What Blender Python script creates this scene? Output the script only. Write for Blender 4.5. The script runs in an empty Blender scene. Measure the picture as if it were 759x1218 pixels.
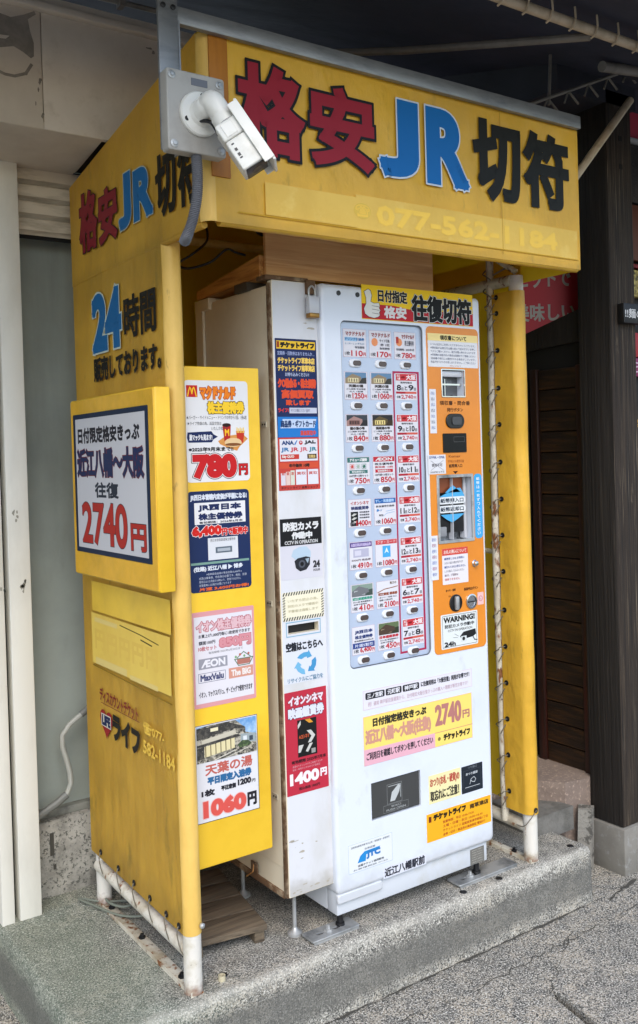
import bpy, bmesh, math, random
from mathutils import Vector, Matrix, noise as mnoise
random.seed(7)
SC = bpy.context.scene
COL = SC.collection
# ------------------------------------------------------------------ camera, sky, sun, exposure
F_PX, CAM = 1113.05, Vector((-1.5071, -2.1339, 1.3546))
YAW, PITCH, ROLL = 0.6064, -0.0132, -0.0296
fw = Vector((math.sin(YAW)*math.cos(PITCH), math.cos(YAW)*math.cos(PITCH), math.sin(PITCH)))
rt = Vector((math.cos(YAW), -math.sin(YAW), 0)); up = rt.cross(fw)
rt2 = math.cos(ROLL)*rt + math.sin(ROLL)*up; up2 = -math.sin(ROLL)*rt + math.cos(ROLL)*up
cd = bpy.data.cameras.new('camera'); cam = bpy.data.objects.new('camera', cd); COL.objects.link(cam)
cd.sensor_fit = 'VERTICAL'; cd.sensor_height = 36.0; cd.sensor_width = 36.0
cd.lens = 36.0*F_PX/1218.0; cd.shift_y = -53.7/1218.0; cd.clip_start = 0.05; cd.clip_end = 300
cam.matrix_world = Matrix(((rt2.x, up2.x, -fw.x, CAM.x), (rt2.y, up2.y, -fw.y, CAM.y), (rt2.z, up2.z, -fw.z, CAM.z), (0, 0, 0, 1)))
SC.camera = cam
W = bpy.data.worlds.new("World"); SC.world = W; W.use_nodes = True
nt = W.node_tree; bg = nt.nodes['Background']; sky = nt.nodes.new('ShaderNodeTexSky'); sky.sky_type = 'NISHITA'
SUN_AZ, SUN_EL = math.radians(208), math.radians(45)      # azimuth measured from +Y clockwise: behind the camera
sky.sun_disc = False; sky.sun_elevation = SUN_EL; sky.sun_rotation = SUN_AZ
sky.air_density = 1.0; sky.dust_density = 1.2; sky.ozone_density = 0.6
nt.links.new(sky.outputs[0], bg.inputs[0]); bg.inputs[1].default_value = 0.15
sl = bpy.data.lights.new('sun', 'SUN'); sl.energy = 1.0; sl.angle = math.radians(36); sl.color = (1, .95, .88)
so = bpy.data.objects.new('sun', sl); COL.objects.link(so)
sd = Vector((math.sin(SUN_AZ)*math.cos(SUN_EL), math.cos(SUN_AZ)*math.cos(SUN_EL), math.sin(SUN_EL)))
so.rotation_euler = sd.to_track_quat('Z', 'Y').to_euler()
SC.view_settings.view_transform = 'Standard'; SC.view_settings.look = 'None'
SC.view_settings.exposure = 1.12
SC.cycles.diffuse_bounces = 8; SC.cycles.max_bounces = 12; SC.view_settings.gamma = 1.0

# ------------------------------------------------------------------ materials
def lin(h):
    h = h.lstrip('#'); c = [int(h[i:i+2], 16)/255 for i in (0, 2, 4)]
    return tuple([x/12.92 if x <= .04045 else ((x+.055)/1.055)**2.4 for x in c]) + (1,)
MATS = {}
def mat(name, col, rough=.6, metal=0., mix=None, bump=None, trans=0., coat=0., spots=None):
    """col hex; mix = list of (hex, scale, lo, hi, stretch xyz, detail); bump = (scale, distance, stretch)"""
    if name in MATS: return MATS[name]
    m = bpy.data.materials.new(name); m.use_nodes = True; MATS[name] = m
    n, l = m.node_tree.nodes, m.node_tree.links
    b = n['Principled BSDF']; b.inputs['Roughness'].default_value = rough; b.inputs['Metallic'].default_value = metal
    if coat: b.inputs['Coat Weight'].default_value = coat; b.inputs['Coat Roughness'].default_value = .15
    b.inputs['Base Color'].default_value = lin(col)
    tc = None
    def coords(st):
        nonlocal tc
        if tc is None: tc = n.new('ShaderNodeTexCoord')
        mp = n.new('ShaderNodeMapping'); mp.inputs['Scale'].default_value = st; l.new(tc.outputs['Object'], mp.inputs[0]); return mp.outputs[0]
    cur = None
    for q in (mix or []):
        hx, sc, lo, hi = q[:4]; st = q[4] if len(q) > 4 else (1, 1, 1); det = q[5] if len(q) > 5 else 6
        t = n.new('ShaderNodeTexNoise'); t.inputs['Scale'].default_value = sc; t.inputs['Detail'].default_value = det
        t.inputs['Roughness'].default_value = .62
        l.new(coords(st), t.inputs['Vector'])
        r = n.new('ShaderNodeMapRange'); r.inputs['From Min'].default_value = lo; r.inputs['From Max'].default_value = hi
        l.new(t.outputs['Fac'], r.inputs['Value'])
        x = n.new('ShaderNodeMix'); x.data_type = 'RGBA'; l.new(r.outputs[0], x.inputs[0])
        if cur is None: x.inputs[6].default_value = lin(col)
        else: l.new(cur, x.inputs[6])
        x.inputs[7].default_value = lin(hx); cur = x.outputs[2]
    if spots:
        for hx, sc, thr in spots:
            v = n.new('ShaderNodeTexVoronoi'); v.inputs['Scale'].default_value = sc; l.new(coords((1, 1, 1)), v.inputs['Vector'])
            # choose some of the cells by their random colour
            sp = n.new('ShaderNodeSeparateColor'); l.new(v.outputs['Color'], sp.inputs[0])
            r = n.new('ShaderNodeMapRange'); r.inputs['From Min'].default_value = thr; r.inputs['From Max'].default_value = min(1, thr+.12)
            l.new(sp.outputs[0], r.inputs['Value'])
            x = n.new('ShaderNodeMix'); x.data_type = 'RGBA'; l.new(r.outputs[0], x.inputs[0])
            if cur is None: x.inputs[6].default_value = lin(col)
            else: l.new(cur, x.inputs[6])
            x.inputs[7].default_value = lin(hx); cur = x.outputs[2]
    if cur is not None: l.new(cur, b.inputs['Base Color'])
    for q in (bump or []):
        t = n.new('ShaderNodeTexNoise'); t.inputs['Scale'].default_value = q[0]; t.inputs['Detail'].default_value = 5
        l.new(coords(q[2] if len(q) > 2 else (1, 1, 1)), t.inputs['Vector'])
        bp = n.new('ShaderNodeBump'); bp.inputs['Distance'].default_value = q[1]; bp.inputs['Strength'].default_value = 1
        l.new(t.outputs['Fac'], bp.inputs['Height'])
        prev = b.inputs['Normal'].links
        if prev: l.new(prev[0].from_socket, bp.inputs['Normal'])
        l.new(bp.outputs[0], b.inputs['Normal'])
    if trans:
        tr = n.new('ShaderNodeBsdfTranslucent'); mx = n.new('ShaderNodeMixShader'); mx.inputs[0].default_value = trans
        if cur is not None: l.new(cur, tr.inputs['Color'])
        else: tr.inputs['Color'].default_value = lin(col)
        l.new(b.outputs[0], mx.inputs[1]); l.new(tr.outputs[0], mx.inputs[2]); l.new(mx.outputs[0], n['Material Output'].inputs[0])
    return m
TARP = mat('tarpaulin', '#efc140', .4, mix=[('#daac38', 3, .42, .72), ('#ab8a34', 14, .62, .8, (1, 1, .35)), ('#77602a', 50, .68, .84, (1, 1, .25))],
           bump=[(4, .03, (1, 1, .7)), (14, .006, (1, 1, .5)), (220, .0004)], trans=.3)
TARP2 = mat('tarpaulin_cloth_side', '#eac350', .45, mix=[('#d5ad45', 3, .42, .7), ('#ae9244', 12, .62, .8, (1, 1, .4)), ('#735c28', 60, .68, .82, (1, 1, .2))],
            bump=[(4, .03, (1, 1, .5)), (16, .006, (1, 1, .35)), (220, .0004)], trans=.5)
TARPF = mat('faded_tarpaulin', '#e4be54', .5, mix=[('#d9b148', 5, .4, .7), ('#e8c765', 18, .55, .75)], bump=[(7, .008)], trans=.15)
TARPB = mat('bright_vinyl_patch', '#e2ae30', .4, mix=[('#c99a1c', 9, .4, .7)], bump=[(9, .004)])
BOARD = mat('yellow_board', '#e6bb2c', .4, mix=[('#d3a510', 4, .45, .7), ('#a8820f', 70, .74, .82)], bump=[(30, .0006)])
POLE = mat('chipped_white_paint', '#c9c4ae', .5, mix=[('#a39b80', 18, .5, .7), ('#6f3a1a', 38, .585, .64, (1, 1, .5)), ('#3c2416', 70, .68, .72)], bump=[(40, .0015), (120, .001)])
POLEY = mat('yellowed_pipe_paint', '#d8c27a', .5, mix=[('#b79a4c', 20, .5, .7), ('#7a4a20', 60, .7, .75)], bump=[(40, .001)])
RUSTW = mat('rusty_white_paint', '#c8c2b2', .55, mix=[('#9c8f77', 14, .45, .7), ('#7a4c28', 42, .545, .63, (1, 1, .45)), ('#452414', 80, .62, .70)], bump=[(40, .002), (130, .001)])
POSTW = mat('post_white_paint', '#cfcbc2', .5, mix=[('#b0a890', 16, .48, .72), ('#8a5a34', 48, .635, .70, (1, 1, .5)), ('#4a2a18', 90, .67, .74)], bump=[(40, .0012), (150, .0006)])
MW = mat('machine_white', '#cfd5df', .3, mix=[('#c4cad4', 4, .5, .8), ('#a4a6a4', 90, .74, .82), ('#a8a69c', 7, .62, .80, (1, 1, .5), 12)], coat=.3, bump=[(3, .004)])
MWB = mat('machine_base_white', '#c3c8cf', .4, mix=[('#b6b6b0', 8, .5, .75), ('#8a8478', 60, .72, .8)])
CABF = mat('cabinet_front_white', '#cbccd0', .45, mix=[('#bcbbb8', 6, .5, .75, (1, 1, .5)), ('#8d8270', 48, .72, .8, (2, 1, 1))], bump=[(12, .0012)])
CABS = mat('cabinet_side_cream', '#d9d0ba', .5, mix=[('#ccc2aa', 4, .45, .7), ('#87785a', 60, .75, .82)], bump=[(8, .001)])
EDGE = mat('bare_dirty_edge', '#5e4630', .8, mix=[('#8d7c66', 30, .5, .65), ('#2f2219', 50, .6, .7)], bump=[(60, .002)])
STEEL = mat('galvanised_steel', '#b4b6b6', .45, .55, mix=[('#6f7273', 14, .45, .7), ('#5a4a3a', 60, .72, .8)], bump=[(40, .0004)])
ALU = mat('aluminium_rail', '#8f9295', .42, .6, mix=[('#787b80', 12, .45, .7, (1, 1, 4)), ('#c0c2c4', 50, .68, .8)], bump=[(20, .0005)])
CHROME = mat('chrome', '#c6c8ca', .15, 1)
DKMET = mat('dark_metal', '#2b2b2d', .4, .6)
BLK = mat('black_plastic', '#151617', .35)
BLKR = mat('black_rubber', '#16161a', .6)
GREYP = mat('grey_plastic', '#85878a', .5)
WIRE = mat('tie_wire', '#6f695c', .6, .3)
CONC = mat('concrete', '#a9a294', .93, mix=[('#7a7973', 4.5, .42, .60), ('#b5b2a8', 2.1, .50, .68), ('#5f6058', 1.3, .54, .70), ('#77746d', 22, .45, .6), ('#3f3f3c', 190, .50, .58, (1, 1, 1), 2), ('#cbc8be', 240, .55, .62, (1, 1, 1), 2)],
           bump=[(300, .0016), (60, .0018), (7, .006)], spots=[('#4a4a48', 420, .90)])
ASPH = mat('worn_pavement', '#a49b8b', .95, mix=[('#72716c', 2.6, .42, .62), ('#b3ab9c', 6, .52, .70), ('#6c6a64', 24, .45, .6), ('#373735', 165, .50, .57, (1, 1, 1), 2), ('#cfccc2', 205, .54, .61, (1, 1, 1), 2)],
           bump=[(240, .0028), (50, .003), (5, .008)], spots=[('#3c3d3c', 320, .87), ('#b9b6ae', 360, .90)])
def region_tint(m, hx, axis, lo, hi, lo2=None, hi2=None, sc=8, amt=.8, axis2=None, r2=None):
    """a stain or worn band that lies at its own place on the surface (object coordinates), broken up by noise"""
    n, l = m.node_tree.nodes, m.node_tree.links; b = n['Principled BSDF']; src = b.inputs['Base Color'].links[0].from_socket
    tc = n.new('ShaderNodeTexCoord'); sp = n.new('ShaderNodeSeparateXYZ'); l.new(tc.outputs['Object'], sp.inputs[0])
    def rng(ax, a, c):
        r = n.new('ShaderNodeMapRange'); r.interpolation_type = 'SMOOTHSTEP'; r.inputs['From Min'].default_value = a; r.inputs['From Max'].default_value = c
        t = n.new('ShaderNodeTexNoise'); t.inputs['Scale'].default_value = sc; t.inputs['Detail'].default_value = 6; l.new(tc.outputs['Object'], t.inputs['Vector'])
        ad = n.new('ShaderNodeMath'); ad.operation = 'MULTIPLY_ADD'; l.new(t.outputs['Fac'], ad.inputs[0]); ad.inputs[1].default_value = abs(c-a)*1.6; ad.inputs[2].default_value = -abs(c-a)*.8
        a2 = n.new('ShaderNodeMath'); a2.operation = 'ADD'; l.new(sp.outputs[ax], a2.inputs[0]); l.new(ad.outputs[0], a2.inputs[1]); l.new(a2.outputs[0], r.inputs['Value']); return r.outputs[0]
    cur = rng(axis, lo, hi)
    for q in ([(axis, lo2, hi2)] if lo2 is not None else [])+([(axis2,)+r2] if axis2 is not None else []):
        o = rng(*q); mu = n.new('ShaderNodeMath'); mu.operation = 'MULTIPLY'; l.new(cur, mu.inputs[0]); l.new(o, mu.inputs[1]); cur = mu.outputs[0]
    mu = n.new('ShaderNodeMath'); mu.operation = 'MULTIPLY'; mu.inputs[1].default_value = amt; l.new(cur, mu.inputs[0])
    x = n.new('ShaderNodeMix'); x.data_type = 'RGBA'; l.new(mu.outputs[0], x.inputs[0]); l.new(src, x.inputs[6]); x.inputs[7].default_value = lin(hx); l.new(x.outputs[2], b.inputs['Base Color'])
region_tint(CONC, '#687a66', 0, -.30, -.62, sc=5, amt=.38)                    # green film towards the left end
region_tint(CONC, '#b4b1a7', 1, -.010, -.045, axis2=2, r2=(-.035, -.008), sc=14, amt=.38)   # rubbed pale front edge
region_tint(CONC, '#5b5a55', 2, -.03, -.07, -.175, -.13, sc=3, amt=.75)        # damp dark band on the front face
region_tint(CONC, '#4e4d48', 1, .10, .50, axis2=0, r2=(-.45, -.30), sc=6, amt=.5)  # darker towards the back, under the machines
SILLC = mat('sill_concrete', '#a09d94', .95, mix=[('#6e6c65', 9, .45, .65), ('#565650', 120, .56, .64, (1, 1, 1), 2)], bump=[(120, .004), (20, .004)])
MOSS = mat('greenish_film', '#6f7b62', .9, mix=[('#7d7c70', 14, .4, .6)], bump=[(150, .003)])
HOUS = mat('shutter_box_paint', '#cfc5b7', .7, mix=[('#bcb1a2', 3, .4, .7), ('#bbb0a0', 20, .55, .75)], bump=[(6, .002)])
HOUS2 = mat('shutter_soffit_paint', '#cbc0b0', .7, mix=[('#b9ad9c', 4, .4, .7)], bump=[(6, .002)])
PEEL = mat('exposed_grey_under_paint', '#8a8278', .8, mix=[('#7a7369', 30, .4, .6)])
RAIL = mat('cream_frame_paint', '#d9d7cd', .6, mix=[('#c6c4ba', 6, .45, .7, (1, 1, .3)), ('#6c6a60', 42, .7, .8)], bump=[(20, .0008)])
SLAT = mat('shutter_slat_paint', '#c9bfad', .6, mix=[('#8d8370', 14, .5, .75, (.4, 1, 2))])
GWALL = mat('grey_green_door_paint', '#9aa29b', .6, mix=[('#89918b', 2.5, .42, .7), ('#878d84', 8, .55, .8, (1, 1, .3)), ('#5a5f5a', 60, .72, .8), ('#747a72', 1.2, .5, .7, (2, 2, .3))], bump=[(10, .001)])
STUC = mat('rough_stucco', '#9d9a8e', .95, bump=[(50, .02)], mix=[('#6d6a60', 40, .5, .6)])
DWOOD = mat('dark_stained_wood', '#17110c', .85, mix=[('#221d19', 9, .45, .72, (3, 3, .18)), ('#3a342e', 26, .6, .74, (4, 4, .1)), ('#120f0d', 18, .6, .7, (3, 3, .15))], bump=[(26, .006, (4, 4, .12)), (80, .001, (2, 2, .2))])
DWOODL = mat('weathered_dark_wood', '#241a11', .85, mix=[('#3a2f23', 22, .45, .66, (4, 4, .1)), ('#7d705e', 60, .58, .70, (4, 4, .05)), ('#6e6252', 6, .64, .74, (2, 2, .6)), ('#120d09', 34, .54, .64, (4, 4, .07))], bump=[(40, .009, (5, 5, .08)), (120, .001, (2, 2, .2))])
DOORW = mat('brown_plank_wood', '#1c1008', .5, mix=[('#43290f', 10, .45, .7, (1, .4, 6)), ('#140c07', 16, .55, .7, (1, .5, 5))], bump=[(24, .003, (1, .5, 6))])
DOORF = mat('reddish_door_frame', '#220d07', .5, mix=[('#45190e', 8, .5, .75, (3, 3, .2))])
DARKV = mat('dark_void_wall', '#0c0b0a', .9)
PLY = mat('plywood', '#cda06a', .6, mix=[('#b88853', 5, .42, .68, (.5, 1, 9)), ('#d9b380', 11, .5, .72, (.4, 1, 12))], bump=[(12, .0006, (.4, 1, 10))])
PINE = mat('pine_board', '#cc9a58', .6, mix=[('#a06c38', 7, .46, .6, (6, .5, 6)), ('#cf9d5d', 13, .55, .7, (6, .4, 6))])
OLDW = mat('old_pallet_wood', '#5b4f40', .85, mix=[('#776a57', 9, .45, .7, (.3, 5, 5)), ('#3b332a', 18, .52, .68, (.2, 6, 6))], bump=[(22, .003, (.3, 6, 6))])
STONE = mat('grey_plinth', '#7b7871', .85, mix=[('#67645e', 6, .42, .7), ('#8b8b89', 40, .55, .7)], bump=[(60, .001)])
PINKST = mat('pinkish_step', '#83746a', .9, mix=[('#70625a', 7, .45, .7), ('#a28f80', 90, .55, .66)], bump=[(90, .002)])
CANV = mat('dark_canopy_canvas', '#464751', .8, mix=[('#373840', 2, .4, .7), ('#545662', 1.2, .5, .8)], bump=[(3, .02)], trans=.45)
TUBE = mat('canopy_tube_paint', '#b9a88e', .5, mix=[('#9a8a70', 20, .45, .7), ('#6d5a44', 50, .68, .76)])
TUBED = mat('dull_tube_paint', '#77726a', .6, mix=[('#5e5a53', 14, .45, .7)])
CONDU = mat('grey_corrugated_hose', '#5f6167', .5)
CWHITE = mat('camera_white', '#d9d9d4', .35, mix=[('#c3c2ba', 16, .5, .75)])
PLATE = mat('junction_plate_grey', '#a6a49f', .5, mix=[('#8f8c86', 8, .45, .7), ('#6b655c', 30, .68, .78)])
DISP = mat('display_panel_grey', '#a9b6ca', .25, coat=.5)
GLASS = mat('dark_glass', '#0e1012', .3)
GLASS.node_tree.nodes['Principled BSDF'].inputs['Specular IOR Level'].default_value = .25
GREYM = mat('inner_grey', '#5a5d60', .4, .3, mix=[('#8e9296', 20, .5, .6), ('#222426', 26, .55, .6)])
CLEAR = mat('clear_plastic_grey', '#b9bbc0', .2)
BRASS = mat('brass', '#9c7440', .35, 1)
def ink(h, rough=.5):
    m = mat('print_' + h.strip('#'), h, rough); m.node_tree.nodes['Principled BSDF'].inputs['Specular IOR Level'].default_value = .22; return m
RED, DRED, BLU, NAVY, BLACK, WHT, YEL, ORG, MAG, LBL = '#c01c22', '#a51629', '#0f6fb4', '#16254f', '#141416', '#dcdcdc', '#e8bf2e', '#e8571c', '#a62352', '#2b93cf'

region_tint(POSTW, '#6e4124', 2, .040, .0, sc=70, amt=.8)                   # rust gathers at the foot of each post
region_tint(TARP, '#8f7434', 2, 1.935, 1.90, sc=18, amt=.28, lo2=1.80, hi2=1.83)   # grime along the awning hem
region_tint(TARP2, '#8a7440', 2, .30, .16, sc=14, amt=.35)                     # splash dirt low on the side sheet
region_tint(TARP2, '#a3893c', 2, 1.93, 1.88, sc=10, amt=.4, lo2=1.72, hi2=1.86)
region_tint(MW, '#9c9a92', 2, .17, .11, sc=20, amt=.35)                        # scuffed dirt along the door foot
region_tint(CABF, '#8f8878', 2, .20, .15, sc=25, amt=.5)
region_tint(BOARD, '#b08c1e', 2, .36, .29, sc=20, amt=.3)

# ------------------------------------------------------------------ geometry builders
class Geo:
    def __init__(s): s.v, s.f, s.m, s.mats, s.uvz = [], [], [], [], 0
    def mi(s, m):
        if m not in s.mats: s.mats.append(m)
        return s.mats.index(m)
    def add(s, vs, fs, m):
        o = len(s.v); s.v += [tuple(p) for p in vs]; k = s.mi(m)
        s.f += [tuple(i+o for i in f) for f in fs]; s.m += [k]*len(fs); return s
    def box(s, x0, x1, y0, y1, z0, z1, m, b=0.0, seg=2, rot=None):
        bm = bmesh.new(); bmesh.ops.create_cube(bm, size=1)
        for q in bm.verts: q.co = Vector(((q.co.x+.5)*(x1-x0)+x0, (q.co.y+.5)*(y1-y0)+y0, (q.co.z+.5)*(z1-z0)+z0))
        if b: bmesh.ops.bevel(bm, geom=bm.edges[:], offset=b, segments=seg, affect='EDGES', profile=.5)
        bm.verts.index_update()
        vs = [q.co.copy() for q in bm.verts]
        if rot: vs = [rot @ q for q in vs]
        s.add(vs, [[q.index for q in f.verts] for f in bm.faces], m); bm.free(); return s
    def tube(s, pts, r, m, n=10, caps=True, closed=False):
        pts = [Vector(p) for p in pts]; N = len(pts); rs = r if isinstance(r, (list, tuple)) else [r]*N
        t0 = (pts[1]-pts[0]).normalized(); a = t0.orthogonal().normalized(); vs, fs = [], []
        for i, p in enumerate(pts):
            if closed: t = (pts[(i+1) % N]-pts[i-1]).normalized()
            else: t = (pts[min(i+1, N-1)]-pts[max(i-1, 0)]).normalized()
            a = (a-t*a.dot(t)).normalized(); c = t.cross(a)
            for k in range(n):
                th = 2*math.pi*k/n; vs.append(p+rs[i]*(math.cos(th)*a+math.sin(th)*c))
        for i in range(N if closed else N-1):
            j = (i+1) % N
            for k in range(n): fs.append((i*n+k, i*n+(k+1) % n, j*n+(k+1) % n, j*n+k))
        if caps and not closed: fs += [tuple(range(n))[::-1], tuple((N-1)*n+k for k in range(n))]
        return s.add(vs, fs, m)
    def lathe(s, c, ax, prof, m, n=24):
        """prof: (distance along axis, radius)"""
        c, ax = Vector(c), Vector(ax).normalized(); a = ax.orthogonal().normalized(); b = ax.cross(a); vs, fs = [], []
        for d, r in prof:
            for k in range(n):
                th = 2*math.pi*k/n; vs.append(c+ax*d+max(r, 1e-5)*(math.cos(th)*a+math.sin(th)*b))
        for i in range(len(prof)-1):
            for k in range(n): fs.append((i*n+k, i*n+(k+1) % n, (i+1)*n+(k+1) % n, (i+1)*n+k))
        fs += [tuple(range(n))[::-1], tuple((len(prof)-1)*n+k for k in range(n))]
        return s.add(vs, fs, m)
    def quad(s, a, b, c, d, m): return s.add([a, b, c, d], [(0, 1, 2, 3)], m)
    def build(s, name, parent=None, smooth=35, loc=None):
        me = bpy.data.meshes.new(name); org = Vector(loc) if loc else (ROOTLOC.get(parent.name if parent else '', Vector((0, 0, 0))))
        me.from_pydata([tuple(Vector(p)-org) for p in s.v], [], s.f)
        for q in s.mats: me.materials.append(q)
        me.polygons.foreach_set('material_index', s.m)
        me.validate(); me.update()
        if smooth:
            bm = bmesh.new(); bm.from_mesh(me); bmesh.ops.recalc_face_normals(bm, faces=bm.faces[:]); bm.to_mesh(me); bm.free()
            me.shade_smooth(); me.set_sharp_from_angle(angle=math.radians(smooth))
        o = bpy.data.objects.new(name, me); COL.objects.link(o); o.parent = parent
        ROOTLOC[o.name] = org
        if loc and not parent: o.location = org
        return o
ROOTLOC = {}
def thing(name, label, cat, loc=(0, 0, 0), group=None):
    o = bpy.data.objects.new(name, None); COL.objects.link(o); o.location = loc; o.empty_display_size = .1
    ROOTLOC[o.name] = Vector(loc); o['label'] = label; o['category'] = cat
    if group: o['group'] = group
    return o
def tag(o, label, cat, group=None):
    o['label'] = label; o['category'] = cat
    if group: o['group'] = group
    return o
def struct(o): o['kind'] = 'structure'; return o
def share(src, name, parent, delta):
    """a copy of a part, moved by delta"""
    o = src.copy(); COL.objects.link(o); o.parent = parent; o.location = src.location + Vector(delta); ROOTLOC[o.name] = ROOTLOC.get(src.name, Vector((0, 0, 0))); return o

def rrect(x0, x1, z0, z1, r, n=5):
    """rounded rectangle outline, anticlockwise"""
    P = []
    for cx, cz, a0 in ((x1-r, z1-r, 0), (x0+r, z1-r, 90), (x0+r, z0+r, 180), (x1-r, z0+r, 270)):
        for k in range(n+1):
            a = math.radians(a0+90*k/n); P.append((cx+r*math.cos(a), cz+r*math.sin(a)))
    return P
def tri_fill(loops):
    """triangulate outline + holes; returns verts2d, faces"""
    bm = bmesh.new(); eds = []
    for L in loops:
        vs = [bm.verts.new((x, z, 0)) for x, z in L]
        eds += [bm.edges.new((vs[i], vs[(i+1) % len(vs)])) for i in range(len(vs))]
    bmesh.ops.triangle_fill(bm, use_beauty=True, use_dissolve=False, edges=eds, normal=(0, 0, 1))
    bm.verts.index_update()
    r = [(v.co.x, v.co.y) for v in bm.verts], [[v.index for v in f.verts] for f in bm.faces]
    bm.free(); return r
class Frame:
    """a flat surface: u to the reader's right, w up, n towards the reader"""
    def __init__(s, o, u, w): s.o, s.u, s.w = Vector(o), Vector(u).normalized(), Vector(w).normalized(); s.n = s.u.cross(s.w)
    def p(s, u, w, d=0): return s.o+s.u*u+s.w*w+s.n*d
def front(y): return Frame((0, y, 0), (1, 0, 0), (0, 0, 1))
def leftf(x): return Frame((x, 0, 0), (0, -1, 0), (0, 0, 1))
def slab(g, fr, outline, holes, d0, d1, m, r=0.0, seg=3, side=None):
    """a plate between depths d0 (back) and d1 (front) with holes; r rounds its front rim"""
    xs = [p[0] for p in outline]; zs = [p[1] for p in outline]; cx, cz = (min(xs)+max(xs))/2, (min(zs)+max(zs))/2
    hw, hh = (max(xs)-min(xs))/2, (max(zs)-min(zs))/2
    def inset(t): return [((x-cx)*(hw-t)/hw+cx, (z-cz)*(hh-t)/hh+cz) for x, z in outline]
    rings = [(outline, d0)]
    if r:
        for k in range(seg+1):
            a = math.pi/2*k/seg; rings.append((inset(r*(1-math.cos(a))), d1-r+r*math.sin(a)))
    else: rings.append((outline, d1))
    vs, fs = [], []; n = len(outline)
    for L, d in rings: vs += [fr.p(x, z, d) for x, z in L]
    for i in range(len(rings)-1):
        for k in range(n): fs.append((i*n+k, i*n+(k+1) % n, (i+1)*n+(k+1) % n, (i+1)*n+k))
    g.add(vs, fs, side or m)
    v2, f2 = tri_fill([rings[-1][0]]+list(holes))
    g.add([fr.p(x, z, d1) for x, z in v2], f2, m)
    for H in holes:
        k = len(H); g.add([fr.p(x, z, d1) for x, z in H]+[fr.p(x, z, d0) for x, z in H], [(i, (i+1) % k, (i+1) % k+k, i+k) for i in range(k)], side or m)
    return g

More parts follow.
